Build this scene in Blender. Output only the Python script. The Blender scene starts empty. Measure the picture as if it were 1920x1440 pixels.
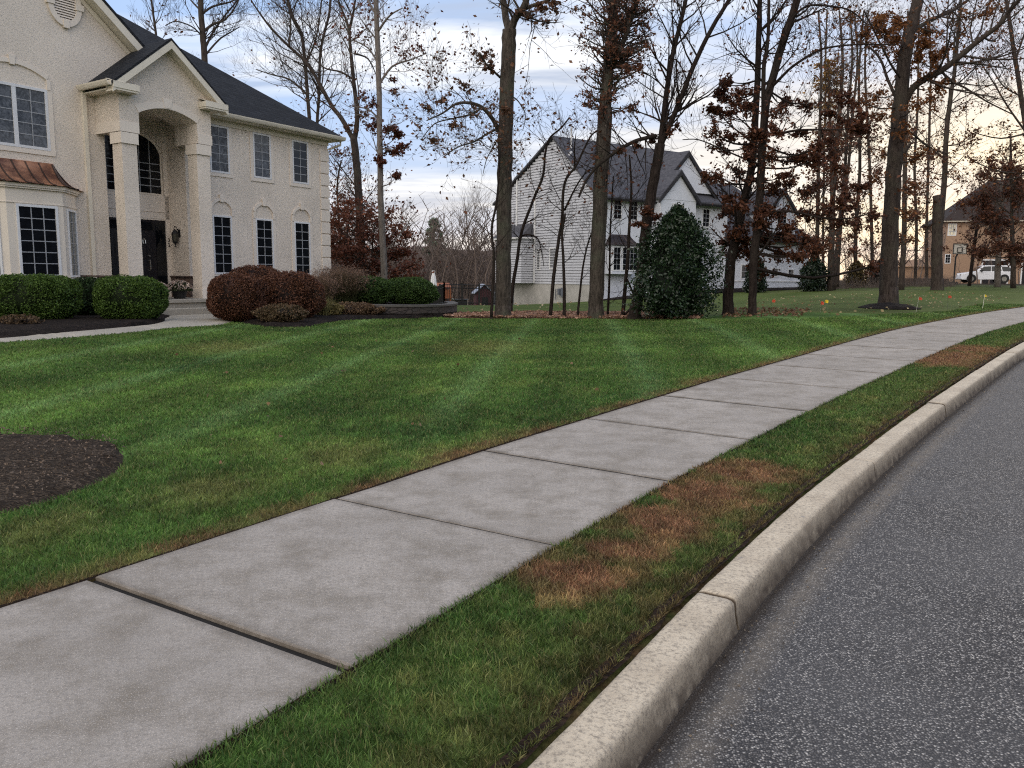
import bpy, bmesh, math, random
import numpy as np
from mathutils import Vector, Matrix
rnd = random.Random(7)
rng = np.random.default_rng(11)
scene = bpy.context.scene
COL = scene.collection

# ------------------------------------------------------------------ camera and survey
FPX = 1500.0; PITCH = math.atan(201/1500.0); ROLL = math.atan(.009); EYE = 1.40
def ray(px, py):
    x = px-960; y = -(py-720); c, s = math.cos(ROLL), math.sin(ROLL)
    xr = x*c-y*s; yr = x*s+y*c
    return Vector((xr, FPX*math.cos(PITCH)+yr*math.sin(PITCH), -FPX*math.sin(PITCH)+yr*math.cos(PITCH)))
def at(px, py, Y):
    d = ray(px, py); t = Y/d.y
    return Vector((d.x*t, Y, EYE+d.z*t))
def smooth(a, b, x):
    t = min(1, max(0, (x-a)/(b-a))); return t*t*(3-2*t)
G_T = [-500, 4, 6.8, 8.3, 9.6, 12.8, 18.1, 24.2, 32, 50, 70, 120, 900]
G_Z = [0, 0, .067, .105, .15, .225, .395, .53, .64, .86, 1.05, 1.15, 1.2]
def T(x, y):
    t = x*.5+y*.866; q = y*.5-x*.866
    g = float(np.interp(t, G_T, G_Z))
    up = 14+max(0, (t-22))*.6
    s = min(1, max(0, (q-4)/(up-4)))
    k = (1-s)**1.5
    pad = .27*smooth(6, 17, q)*(1-.6*smooth(18, 30, t))
    back = max(0, y-33)*smooth(12, -6, x-(y-33)*.25)
    drop = min(7.5, .012*back+.0011*back*back)
    return g*k+pad-drop
def gp(px, py):
    """point of the ground seen at a pixel of the survey photograph"""
    d = ray(px, py); z = 0.1
    for _ in range(40):
        t = (z-EYE)/d.z if d.z < -1 else 200.0
        t = min(t, 200.0/d.y*1.0)
        X, Y = d.x*t, d.y*t
        z = .5*z+.5*T(X, Y)
    return Vector((X, Y, T(X, Y)))

# ------------------------------------------------------------------ materials
def nt(name):
    m = bpy.data.materials.new(name); m.use_nodes = True
    t = m.node_tree; b = t.nodes['Principled BSDF']
    return m, t, b
def N(t, typ, **kw):
    n = t.nodes.new(typ)
    for k, v in kw.items():
        if k in n.inputs.keys(): n.inputs[k].default_value = v
        else: setattr(n, k, v)
    return n
def mixc(t, f, a, b, blend='MIX'):
    n = t.nodes.new('ShaderNodeMix'); n.data_type = 'RGBA'; n.blend_type = blend
    for s, v in ((n.inputs[0], f), (n.inputs[6], a), (n.inputs[7], b)):
        if hasattr(v, 'is_linked') or hasattr(v, 'links'): t.links.new(v, s)
        elif isinstance(v, (int, float)): s.default_value = v
        else: s.default_value = (*v, 1) if len(v) == 3 else v
    return n.outputs[2]
def ramp(t, f, stops):
    n = t.nodes.new('ShaderNodeValToRGB'); t.links.new(f, n.inputs[0])
    e = n.color_ramp.elements
    while len(e) < len(stops): e.new(.5)
    for el, (p, c) in zip(e, stops):
        el.position = p; el.color = (c, c, c, 1) if isinstance(c, (int, float)) else (*c, 1)
    return n.outputs[0]
def coord(t, sc=(1, 1, 1), kind='Object', rot=(0, 0, 0)):
    c = N(t, 'ShaderNodeTexCoord'); m = N(t, 'ShaderNodeMapping')
    m.inputs['Scale'].default_value = sc; m.inputs['Rotation'].default_value = rot
    t.links.new(c.outputs[kind], m.inputs[0]); return m.outputs[0]
def noise(t, v, scale, detail=4, rough=.55, out=0, dist=0):
    n = N(t, 'ShaderNodeTexNoise', Scale=scale, Detail=detail, Roughness=rough, Distortion=dist)
    t.links.new(v, n.inputs['Vector']); return n.outputs[out]
def bump(t, b, h, strength, dist):
    n = N(t, 'ShaderNodeBump', Strength=strength, Distance=dist)
    t.links.new(h, n.inputs['Height']); t.links.new(n.outputs[0], b.inputs['Normal']); return n
def mat(name, c1, c2=None, scale=3, rough=.8, bstr=0, bscale=None, bdist=.01, spec=.3, metal=0, sc=(1, 1, 1), detail=4):
    m, t, b = nt(name)
    c2 = c2 or tuple(v*.75 for v in c1)
    v = coord(t, sc)
    f = ramp(t, noise(t, v, scale, detail), [(.3, 0), (.7, 1)])
    t.links.new(mixc(t, f, c1, c2), b.inputs['Base Color'])
    b.inputs['Roughness'].default_value = rough
    b.inputs['Specular IOR Level'].default_value = spec
    b.inputs['Metallic'].default_value = metal
    if bstr: bump(t, b, noise(t, v, bscale or scale*4, 4), bstr, bdist)
    return m
M = {}
# stucco
def stucco(name, c, k=1.0):
    m, t, b = nt(name)
    v = coord(t); v2 = coord(t, (1, 1, 2.6))
    big = noise(t, v, .6, 3); fine = noise(t, v, 22, 4)
    n1 = noise(t, v2, 17, 3, .6, dist=.2)
    r1 = ramp(t, n1, [(.52, 0), (.60, 1), (.68, .5)])
    col = mixc(t, ramp(t, big, [(.3, 0), (.7, 1)]), c, tuple(x*.80 for x in c))
    col = mixc(t, ramp(t, fine, [(.45, 0), (.75, .3)]), col, tuple(x*.8 for x in c))
    t.links.new(col, b.inputs['Base Color'])
    b.inputs['Roughness'].default_value = .9; b.inputs['Specular IOR Level'].default_value = .15
    h = mixc(t, .25, r1, fine)
    bump(t, b, h, .5*k, .012)
    return m
M['stucco'] = stucco('rough_stucco', (.80, .71, .615))
M['smooth'] = mat('smooth_stucco', (.77, .69, .60), (.71, .63, .55), 1.5, .85, .15, 60, .004)
M['bay'] = mat('bay_panel_paint', (.76, .68, .58), (.70, .62, .53), 1.2, .7)
M['trim'] = mat('cream_trim', (.74, .68, .57), (.66, .60, .50), 2, .6)
M['white'] = mat('white_vinyl', (.72, .72, .73), (.66, .66, .68), 4, .5)
M['muntin'] = mat('grey_muntin', (.34, .35, .37), (.28, .29, .31), 5, .5)
M['whitewall'] = mat('white_painted_wall', (.66, .68, .74), (.58, .60, .66), 1.3, .8, .1, 30, .005)
M['siding'] = mat('pale_vinyl_siding', (.52, .53, .58), (.45, .46, .51), 1.1, .6)
M['foundation'] = mat('foundation_render', (.45, .43, .41), (.34, .33, .31), 1.6, .9, .2, 20)
M['found3'] = mat('tan_brick', (.36, .24, .165), (.29, .19, .13), 6, .9)
def glass(name, c, rough, var, sc=(1, 1, 1)):
    m, t, b = nt(name)
    v = coord(t, sc)
    f = noise(t, v, var, 8, .75, dist=1.5)
    t.links.new(mixc(t, ramp(t, f, [(.42, 0), (.62, 1)]), c[0], c[1]), b.inputs['Base Color'])
    b.inputs['Roughness'].default_value = rough; b.inputs['IOR'].default_value = 1.45
    b.inputs['Specular IOR Level'].default_value = .5
    return m
M['glass'] = glass('dark_window_glass', ((.004, .005, .007), (.007, .009, .013)), .04, 2)
M['glass_up'] = glass('mottled_reflection_glass', ((.022, .026, .034), (.12, .13, .15)), .06, 6, (1, 1, .8))  # upper panes: tree reflections painted as grey mottling in the base colour
M['glass_curtain'] = glass('curtained_glass', ((.10, .11, .115), (.2, .21, .2)), .05, 5, (9, 9, .4))
M['black'] = mat('black_door_paint', (.010, .009, .012), (.014, .012, .016), 3, .35, spec=.4)
M['iron'] = mat('black_iron', (.012, .012, .013), (.02, .02, .02), 8, .5)
M['amber'] = mat('seeded_lamp_glass', (.09, .08, .06), (.05, .05, .04), 30, .2)
M['nickel'] = mat('nickel', (.7, .68, .64), (.6, .6, .56), 9, .25, metal=1)
# shingles
def shingle(name, c1, c2, cw=.30, ch=.14):
    m, t, b = nt(name)
    g = N(t, 'ShaderNodeTexCoord'); s = N(t, 'ShaderNodeSeparateXYZ'); t.links.new(g.outputs['Object'], s.inputs[0])
    a = N(t, 'ShaderNodeMath', operation='ADD'); t.links.new(s.outputs[0], a.inputs[0]); t.links.new(s.outputs[1], a.inputs[1])
    cb = N(t, 'ShaderNodeCombineXYZ'); t.links.new(a.outputs[0], cb.inputs[0]); t.links.new(s.outputs[2], cb.inputs[1])
    br = N(t, 'ShaderNodeTexBrick', Scale=1.0); br.inputs['Brick Width'].default_value = cw; br.inputs['Row Height'].default_value = ch*.62
    br.inputs['Mortar Size'].default_value = .008; br.inputs['Mortar Smooth'].default_value = .5
    br.inputs['Color1'].default_value = (*c1, 1); br.inputs['Color2'].default_value = (*c2, 1)
    br.inputs['Mortar'].default_value = (*[x*.35 for x in c1], 1)
    t.links.new(cb.outputs[0], br.inputs['Vector'])
    sp = noise(t, g.outputs['Object'], 60, 2)
    t.links.new(mixc(t, ramp(t, sp, [(.4, 0), (.8, .6)]), br.outputs[0], tuple(min(1, x*2.2) for x in c1)), b.inputs['Base Color'])
    b.inputs['Roughness'].default_value = .9; b.inputs['Specular IOR Level'].default_value = .2
    bump(t, b, br.outputs['Fac'], .5, -.02)
    return m
M['shingle'] = shingle('charcoal_shingle', (.011, .012, .015), (.024, .026, .031))
M['shingle2'] = shingle('grey_shingle', (.062, .062, .072), (.095, .095, .108))
M['shingle3'] = shingle('brown_shingle', (.03, .022, .02), (.045, .034, .03))
def copper(name, c1, c2):
    m, t, b = nt(name); v = coord(t, (1, 1, 1.6))
    f = noise(t, v, 1.7, 5, .6)
    t.links.new(mixc(t, ramp(t, f, [(.38, 0), (.62, 1)]), c1, c2), b.inputs['Base Color'])
    b.inputs['Metallic'].default_value = .75; b.inputs['Roughness'].default_value = .38
    return m
M['copper'] = copper('weathered_copper', (.62, .30, .17), (.17, .075, .05))
M['copper_dark'] = copper('dark_copper', (.10, .075, .07), (.04, .03, .03))
# stone
def stone(name, cols, sc):
    m, t, b = nt(name); v = coord(t, (1, 1, 2.1))
    vo = N(t, 'ShaderNodeTexVoronoi', Scale=sc); t.links.new(v, vo.inputs['Vector'])
    ve = N(t, 'ShaderNodeTexVoronoi', Scale=sc, feature='DISTANCE_TO_EDGE'); t.links.new(v, ve.inputs['Vector'])
    c = ramp(t, vo.outputs['Color'], [(0, cols[0]), (.5, cols[1]), (1, cols[2])])
    e = ramp(t, ve.outputs[0], [(.0, 0), (.06, 1)])
    c = mixc(t, e, tuple(x*.3 for x in cols[0]), c)
    t.links.new(mixc(t, ramp(t, noise(t, v, 14), [(.3, 0), (.8, .5)]), c, (.03, .022, .018)), b.inputs['Base Color'])
    b.inputs['Roughness'].default_value = .9
    bump(t, b, e, .6, .03); return m
M['stone'] = stone('brown_fieldstone', ((.10, .06, .045), (.17, .11, .085), (.09, .075, .07)), 3.2)
M['blockwall'] = stone('dark_retaining_block', ((.05, .04, .038), (.075, .06, .055), (.05, .045, .045)), 3.6)
M['capstone'] = mat('wall_capstone', (.12, .11, .10), (.08, .075, .07), 6, .9, .3)
# concrete of the path
def concrete(name, c, dirt=.5, tint=(.20, .19, .15), edgy=False):
    m, t, b = nt(name); v = coord(t)
    big = noise(t, v, .9, 5, .6); med = noise(t, v, 3.4, 8, .74); fine = noise(t, v, 55, 6, .85); grain = noise(t, v, 190, 3, .8)
    col = mixc(t, ramp(t, big, [(.35, 0), (.7, 1)]), c, tuple(x*.72 for x in c))
    col = mixc(t, ramp(t, med, [(.43, 0), (.66, dirt)]), col, tint)
    col = mixc(t, ramp(t, fine, [(.46, 0), (.62, .8)]), col, tuple(x*.5 for x in c))
    col = mixc(t, ramp(t, grain, [(.56, 0), (.68, .9)]), col, tuple(min(1, x*1.75) for x in c))
    if edgy:
        a = N(t, 'ShaderNodeAttribute', attribute_name='edge')
        mm = N(t, 'ShaderNodeMath', operation='MULTIPLY'); t.links.new(a.outputs['Fac'], mm.inputs[0]); t.links.new(ramp(t, med, [(.3, .25), (.6, .85)]), mm.inputs[1])
        col = mixc(t, mm.outputs[0], col, (.12, .10, .08))
    t.links.new(col, b.inputs['Base Color']); b.inputs['Roughness'].default_value = .88
    b.inputs['Specular IOR Level'].default_value = .25
    h = mixc(t, .5, fine, grain); bump(t, b, h, .7, .006)
    return m
M['walk'] = concrete('sidewalk_concrete', (.405, .36, .315), .9, (.19, .16, .125), True)
M['step'] = concrete('step_concrete', (.42, .38, .32), .35, (.3, .27, .22))
M['slab_joint'] = mat('joint_grime', (.012, .010, .009), (.02, .017, .014), 20, .95)
# kerb
m, t, b = nt('kerb_concrete'); M['kerb'] = m
v = coord(t)
med = noise(t, v, 3.2, 6, .65); fine = noise(t, v, 60, 5, .8); blot = noise(t, v, 9, 3, .5)
col = mixc(t, ramp(t, med, [(.35, 0), (.72, 1)]), (.64, .54, .405), (.43, .35, .255))
col = mixc(t, ramp(t, fine, [(.47, 0), (.63, .8)]), col, (.20, .165, .13))
col = mixc(t, ramp(t, blot, [(.70, 0), (.74, .75)]), col, (.21, .20, .20))
a = N(t, 'ShaderNodeAttribute', attribute_name='wear')
wn = noise(t, v, 12, 5, .7)
mm = N(t, 'ShaderNodeMath', operation='MULTIPLY'); t.links.new(a.outputs['Fac'], mm.inputs[0]); t.links.new(ramp(t, wn, [(.25, .5), (.5, 1)]), mm.inputs[1])
col = mixc(t, mm.outputs[0], col, (.07, .05, .035))
t.links.new(col, b.inputs['Base Color']); b.inputs['Roughness'].default_value = .9
bump(t, b, mixc(t, .5, fine, noise(t, v, 25, 4)), .8, .008)
# asphalt
m, t, b = nt('asphalt'); M['asphalt'] = m
v = coord(t)
vo = N(t, 'ShaderNodeTexVoronoi', Scale=112, Randomness=1); t.links.new(v, vo.inputs['Vector'])
vs = N(t, 'ShaderNodeSeparateColor'); t.links.new(vo.outputs['Color'], vs.inputs[0])
st = ramp(t, vs.outputs[0], [(.0, (.044, .041, .040)), (.36, (.115, .106, .102)), (.64, (.22, .203, .19)), (.86, (.40, .37, .34)), (1, (.64, .59, .53))])
edge = ramp(t, vo.outputs['Distance'], [(.30, 1), (.62, 0)])
fine = noise(t, v, 260, 3, .7)
col = mixc(t, edge, (.020, .019, .021), st)
col = mixc(t, ramp(t, fine, [(.5, 0), (.7, .5)]), col, (.19, .185, .185))
col = mixc(t, ramp(t, noise(t, v, 1.1, 4), [(.35, 0), (.7, .3)]), col, (.14, .135, .135))
a = N(t, 'ShaderNodeAttribute', attribute_name='grit')
gn = noise(t, v, 9, 6, .75); gf = noise(t, v, 200, 2, .7)
sep = N(t, 'ShaderNodeSeparateColor'); t.links.new(a.outputs['Color'], sep.inputs[0])
def gate(ch, lo, hi):
    mm = N(t, 'ShaderNodeMath', operation='MULTIPLY'); t.links.new(sep.outputs[ch], mm.inputs[0])
    t.links.new(ramp(t, gn, [(lo, 0), (hi, 1)]), mm.inputs[1]); return mm.outputs[0]
sand = mixc(t, gf, (.30, .25, .19), (.17, .14, .11)); debris = mixc(t, gf, (.045, .03, .02), (.015, .011, .009))
col = mixc(t, gate(0, .25, .6), col, sand)
col = mixc(t, gate(1, .1, .38), col, debris)
t.links.new(col, b.inputs['Base Color']); b.inputs['Roughness'].default_value = .85; b.inputs['Specular IOR Level'].default_value = .3
bump(t, b, mixc(t, .3, edge, fine), .8, .005)
# soil and mulch
def soil(name, c1, c2, c3, sc=14):
    m, t, b = nt(name); v = coord(t)
    vo = N(t, 'ShaderNodeTexVoronoi', Scale=sc*2.2); t.links.new(coord(t, (1, 2.3, 1), rot=(0, 0, .6)), vo.inputs['Vector'])
    s = N(t, 'ShaderNodeSeparateColor'); t.links.new(vo.outputs['Color'], s.inputs[0])
    c = ramp(t, s.outputs[0], [(0, c1), (.7, c2), (1, c3)])
    c = mixc(t, ramp(t, noise(t, v, 2.2, 5, .7), [(.35, 0), (.7, .75)]), c, c1)
    t.links.new(c, b.inputs['Base Color']); b.inputs['Roughness'].default_value = .95; b.inputs['Specular IOR Level'].default_value = .1
    bump(t, b, mixc(t, .5, vo.outputs['Distance'], noise(t, v, sc*3)), 1, .03); return m
M['mulch'] = soil('dark_mulch', (.010, .008, .0075), (.024, .018, .016), (.06, .045, .038))
M['soil'] = soil('bare_soil', (.022, .016, .012), (.062, .045, .033), (.19, .14, .10), 22)
M['dirt'] = soil('soil_edge', (.018, .011, .008), (.035, .022, .015), (.07, .045, .03))
M['leafbed'] = soil('leaf_strewn_soil', (.05, .028, .018), (.14, .075, .045), (.30, .18, .11), 6)
# attribute coloured
def attrmat(name, trans=.3, rough=.6, spec=.2, nscale=0, mul=1.0, nlo=.7):
    m, t, b = nt(name)
    a = N(t, 'ShaderNodeAttribute', attribute_name='col'); c = a.outputs['Color']
    if nscale:
        v = coord(t)
        c = mixc(t, ramp(t, noise(t, v, nscale, 5, .75), [(.35, nlo), (.65, 1.0)]), (0, 0, 0), c) if False else mixc(t, 1.0, c, ramp(t, noise(t, v, nscale, 6, .8), [(.33, nlo), (.67, 1.3)]), 'MULTIPLY')
    t.links.new(c, b.inputs['Base Color']); b.inputs['Roughness'].default_value = rough; b.inputs['Specular IOR Level'].default_value = spec
    if trans:
        tr = N(t, 'ShaderNodeBsdfTranslucent'); t.links.new(c, tr.inputs[0])
        mx = N(t, 'ShaderNodeMixShader', Fac=trans); t.links.new(b.outputs[0], mx.inputs[1]); t.links.new(tr.outputs[0], mx.inputs[2])
        t.links.new(mx.outputs[0], t.nodes['Material Output'].inputs[0])
    return m
M['blade'] = attrmat('grass_blade', .3, .55, .25)
M['leaf'] = attrmat('leaf', .3, .55, .25)
M['turf'] = attrmat('turf', 0, .95, .05, 38, nlo=.35)
def bark(name, c1, c2, c3, k=1):
    m, t, b = nt(name); v = coord(t, (1, 1, .22))
    f = noise(t, v, 16*k, 6, .7, dist=.6); g = noise(t, coord(t), 1.3, 4)
    c = mixc(t, ramp(t, f, [(.35, 0), (.65, 1)]), c1, c2)
    c = mixc(t, ramp(t, g, [(.5, 0), (.68, .55)]), c, c3)
    t.links.new(c, b.inputs['Base Color']); b.inputs['Roughness'].default_value = .95; b.inputs['Specular IOR Level'].default_value = .1
    bump(t, b, f, .9, .04); return m
M['bark'] = bark('grey_brown_bark', (.028, .021, .019), (.085, .068, .059), (.075, .072, .052))
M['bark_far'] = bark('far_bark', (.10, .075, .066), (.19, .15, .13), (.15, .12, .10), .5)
M['bark_green'] = bark('lichened_bark', (.030, .025, .022), (.105, .088, .075), (.085, .10, .068))
M['bark_pale'] = bark('pale_bark', (.10, .085, .075), (.23, .20, .18), (.2, .18, .16))
M['bark_dark'] = bark('dark_bark', (.014, .010, .009), (.045, .034, .03), (.03, .028, .022))

# ------------------------------------------------------------------ mesh helpers
class MB:
    def __init__(s, xf=None): s.v = []; s.f = []; s.xf = xf
    def add(s, vs, fs):
        o = len(s.v); s.v += [tuple(x) for x in vs]; s.f += [tuple(i+o for i in f) for f in fs]; return s
    def box(s, x0, x1, y0, y1, z0, z1):
        return s.add([(x0, y0, z0), (x1, y0, z0), (x1, y1, z0), (x0, y1, z0), (x0, y0, z1), (x1, y0, z1), (x1, y1, z1), (x0, y1, z1)],
                     [(0, 3, 2, 1), (4, 5, 6, 7), (0, 1, 5, 4), (1, 2, 6, 5), (2, 3, 7, 6), (3, 0, 4, 7)])
    def prism(s, poly, y0, y1):          # poly in (x,z), counter-clockwise seen from -y
        n = len(poly)
        vs = [(x, y0, z) for x, z in poly]+[(x, y1, z) for x, z in poly]
        fs = [tuple(range(n)), tuple(range(2*n-1, n-1, -1))]+[(i, i+n, (i+1) % n+n, (i+1) % n) for i in range(n)]
        return s.add(vs, fs)
    def hprism(s, poly, z0, z1):         # poly in (x,y)
        n = len(poly)
        vs = [(x, y, z0) for x, y in poly]+[(x, y, z1) for x, y in poly]
        fs = [tuple(range(n-1, -1, -1)), tuple(range(n, 2*n))]+[(i, (i+1) % n, (i+1) % n+n, i+n) for i in range(n)]
        return s.add(vs, fs)
    def slab(s, poly, d):                # 3D polygon given thickness by vector d
        n = len(poly); d = Vector(d)
        vs = [Vector(p) for p in poly]+[Vector(p)+d for p in poly]
        fs = [tuple(range(n)), tuple(range(2*n-1, n-1, -1))]+[(i, i+n, (i+1) % n+n, (i+1) % n) for i in range(n)]
        return s.add(vs, fs)
    def tube(s, pts, rad, n=6, cap=True):
        pts = [Vector(p) for p in pts]; k = len(pts)
        if not hasattr(rad, '__len__'): rad = [rad]*k
        o = len(s.v); prev = None
        for i, p in enumerate(pts):
            d = (pts[min(i+1, k-1)]-pts[max(i-1, 0)])
            d = d.normalized() if d.length > 1e-9 else Vector((0, 0, 1))
            a = prev if prev is not None else (Vector((1, 0, 0)) if abs(d.x) < .8 else Vector((0, 1, 0)))
            a = (a-d*a.dot(d))
            a = a.normalized() if a.length > 1e-6 else d.orthogonal().normalized()
            b_ = d.cross(a); prev = a
            for j in range(n):
                w = 2*math.pi*j/n
                q = p+(a*math.cos(w)+b_*math.sin(w))*rad[i]
                s.v.append((q.x, q.y, q.z))
        for i in range(k-1):
            for j in range(n):
                j2 = (j+1) % n
                s.f.append((o+i*n+j, o+i*n+j2, o+(i+1)*n+j2, o+(i+1)*n+j))
        if cap:
            s.f.append(tuple(o+j for j in range(n-1, -1, -1))); s.f.append(tuple(o+(k-1)*n+j for j in range(n)))
        return s
    def build(s, name, m, parent=None, sm=False, bev=0):
        me = bpy.data.meshes.new(name)
        vs = s.v if s.xf is None else [tuple(s.xf @ Vector(p)) for p in s.v]
        me.from_pydata(vs, [], s.f); me.materials.append(m)
        if bev:
            bm = bmesh.new(); bm.from_mesh(me); bmesh.ops.recalc_face_normals(bm, faces=bm.faces)
            bmesh.ops.bevel(bm, geom=bm.edges, offset=bev, segments=2, affect='EDGES', profile=.6); bm.to_mesh(me); bm.free()
        else:
            bm = bmesh.new(); bm.from_mesh(me); bmesh.ops.recalc_face_normals(bm, faces=bm.faces); bm.to_mesh(me); bm.free()
        if sm:
            for p in me.polygons: p.use_smooth = True
        o = bpy.data.objects.new(name, me); COL.objects.link(o)
        if parent: o.parent = parent
        return o
def tag(o, label=None, cat=None, group=None, kind=None):
    if label: o['label'] = label
    if cat: o['category'] = cat
    if group: o['group'] = group
    if kind: o['kind'] = kind
    return o
def thing(name, label, cat, loc=(0, 0, 0), rz=0, group=None):
    o = bpy.data.objects.new(name, None); COL.objects.link(o); o.empty_display_size = .3
    o.location = loc; o.rotation_euler = (0, 0, rz)
    return tag(o, label, cat, group)
def copy_tree(o, parent=None):
    c = o.copy(); COL.objects.link(c)
    if parent: c.parent = parent
    for ch in list(o.children): copy_tree(ch, c)
    return c
def npmesh(name, V, F, cols, m, parent=None, smooth=False):
    """V (n,3), F (k,3) or (k,4) arrays, cols (n,3)"""
    me = bpy.data.meshes.new(name); nv = len(V); k = F.shape[1]
    me.vertices.add(nv); me.vertices.foreach_set('co', V.astype(np.float32).ravel())
    me.loops.add(F.size); me.loops.foreach_set('vertex_index', F.astype(np.int32).ravel())
    me.polygons.add(len(F)); me.polygons.foreach_set('loop_start', np.arange(0, F.size, k, dtype=np.int32))
    me.polygons.foreach_set('loop_total', np.full(len(F), k, dtype=np.int32))
    if smooth: me.polygons.foreach_set('use_smooth', np.ones(len(F), dtype=bool))
    me.update(calc_edges=True)
    if cols is not None:
        at_ = me.color_attributes.new('col', 'FLOAT_COLOR', 'POINT')
        at_.data.foreach_set('color', np.concatenate([cols, np.ones((nv, 1))], 1).astype(np.float32).ravel())
    me.materials.append(m)
    o = bpy.data.objects.new(name, me); COL.objects.link(o)
    if parent: o.parent = parent
    return o
def leaf_arrays(P, size, colA, colB, flat=0.0, r=None, aspect=.55):
    """one folded four-cornered leaf at each of the points P"""
    r = r or rng; n = len(P)
    a = r.normal(size=(n, 3)); a[:, 2] *= (1-flat); a /= np.linalg.norm(a, axis=1)[:, None]+1e-9
    b = r.normal(size=(n, 3)); b -= a*(a*b).sum(1)[:, None]; b /= np.linalg.norm(b, axis=1)[:, None]+1e-9
    c = np.cross(a, b)
    s = size*r.uniform(.6, 1.35, n)[:, None]
    V = np.empty((n, 4, 3)); V[:, 0] = P-a*s*.5; V[:, 1] = P+b*s*aspect*.5+c*s*.12; V[:, 2] = P+a*s*.5; V[:, 3] = P-b*s*aspect*.5+c*s*.12
    F = np.arange(n*4).reshape(n, 4)
    k = r.uniform(0, 1, n)[:, None]; br = r.uniform(.65, 1.3, n)[:, None]
    C = (np.array(colA)*(1-k)+np.array(colB)*k)*br
    return V.reshape(-1, 3), F, np.repeat(C, 4, axis=0)
# ------------------------------------------------------------------ camera
cam = bpy.data.cameras.new('camera'); co = bpy.data.objects.new('camera', cam); COL.objects.link(co)
cam.sensor_width = 36; cam.lens = FPX/1920*36; cam.clip_end = 3000; cam.clip_start = .05
r0 = Vector((1, 0, 0)); u0 = Vector((0, math.sin(PITCH), math.cos(PITCH))); fw = Vector((0, math.cos(PITCH), -math.sin(PITCH)))
cR, sR = math.cos(ROLL), math.sin(ROLL)
rt = r0*cR+u0*sR; upv = u0*cR-r0*sR
co.matrix_world = Matrix(((rt.x, upv.x, -fw.x, 0), (rt.y, upv.y, -fw.y, 0), (rt.z, upv.z, -fw.z, EYE), (0, 0, 0, 1)))
scene.camera = co
scene.view_settings.view_transform = 'Standard'; scene.view_settings.look = 'None'
scene.view_settings.exposure = 0.42; scene.view_settings.gamma = 1
scene.render.engine = 'CYCLES'; scene.cycles.use_denoising = False; scene.cycles.filter_width = 1.15
scene.cycles.max_bounces = 6; scene.cycles.diffuse_bounces = 3; scene.cycles.transparent_max_bounces = 8

# ------------------------------------------------------------------ world: evening sky behind broken cloud
SUN_AZ = math.radians(34); SUN_EL = math.radians(9)
w = bpy.data.worlds.new('World'); scene.world = w; w.use_nodes = True
t = w.node_tree; bg = t.nodes['Background']
sky = N(t, 'ShaderNodeTexSky', sky_type='NISHITA', sun_disc=False, sun_elevation=SUN_EL, sun_rotation=SUN_AZ)
sky.air_density = 1.2; sky.dust_density = .6
tc = N(t, 'ShaderNodeTexCoord'); sp = N(t, 'ShaderNodeSeparateXYZ'); t.links.new(tc.outputs['Generated'], sp.inputs[0])
def mth(op, a, b=None, clamp=False):
    n = t.nodes.new('ShaderNodeMath'); n.operation = op; n.use_clamp = clamp
    for i, x in enumerate((a, b)):
        if x is None: continue
        if isinstance(x, (int, float)): n.inputs[i].default_value = x
        else: t.links.new(x, n.inputs[i])
    return n.outputs[0]
z = sp.outputs[2]; zz = mth('ADD', mth('MAXIMUM', z, 0.0), .16)
cx = mth('DIVIDE', sp.outputs[0], zz); cy = mth('DIVIDE', sp.outputs[1], zz)
cb = N(t, 'ShaderNodeCombineXYZ'); t.links.new(cx, cb.inputs[0]); t.links.new(cy, cb.inputs[1]); t.links.new(mth('MULTIPLY', z, 2.0), cb.inputs[2])
mp = N(t, 'ShaderNodeMapping'); mp.inputs['Rotation'].default_value = (0, 0, .35); mp.inputs['Scale'].default_value = (.45, 1.35, 1.2); mp.inputs['Location'].default_value = (.7, .4, 0)
t.links.new(cb.outputs[0], mp.inputs[0])
cl1 = noise(t, mp.outputs[0], 1.15, 7, .52, dist=.4); cl2 = noise(t, mp.outputs[0], 2.6, 6, .55, dist=.3)
# toward the set sun
sd = (math.sin(SUN_AZ), math.cos(SUN_AZ))
dp = mth('ADD', mth('MULTIPLY', sp.outputs[0], sd[0]), mth('MULTIPLY', sp.outputs[1], sd[1]))
glow = mth('MULTIPLY', mth('POWER', mth('MAXIMUM', dp, 0.0), 9.0), ramp(t, z, [(0.0, 1), (.14, .95), (.34, .0)]))
blue = mixc(t, ramp(t, z, [(0, 0), (.5, 1)]), (.46, .56, .75), (.31, .48, .80))
cloud = mixc(t, ramp(t, cl2, [(.43, 0), (.58, 1)]), (.38, .45, .60), (.82, .84, .89))
c = mixc(t, ramp(t, cl1, [(.42, 0), (.54, .95)]), blue, cloud)
low = ramp(t, z, [(0.0, 1), (.055, .55), (.13, 0)])
c = mixc(t, mth('MULTIPLY', low, .8), c, (.78, .68, .62))
warm = mixc(t, ramp(t, cl1, [(.35, 0), (.62, 1)]), (.72, .65, .62), (.96, .82, .60))
c = mixc(t, glow, c, warm)
behind = ramp(t, dp, [(0.0, 0), (1.0, 1)]); bk = mth('MULTIPLY', mth('MAXIMUM', mth('MULTIPLY', dp, -1.0), 0.0), 1.6, True)
c = mixc(t, bk, c, (1.66, 1.54, 1.42))
S = .12
tintd = mixc(t, 1.0, c, (1/S, 1/S, 1/S), 'MULTIPLY')
fin = mixc(t, .93, sky.outputs[0], tintd)
t.links.new(fin, bg.inputs[0]); bg.inputs[1].default_value = S
sl = bpy.data.lights.new('sun', 'SUN'); sl.energy = .7; sl.angle = math.radians(14); sl.color = (1, .86, .7)
so = bpy.data.objects.new('sun', sl); COL.objects.link(so)
dv = Vector((math.sin(SUN_AZ)*math.cos(SUN_EL), math.cos(SUN_AZ)*math.cos(SUN_EL), math.sin(SUN_EL)))
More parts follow.
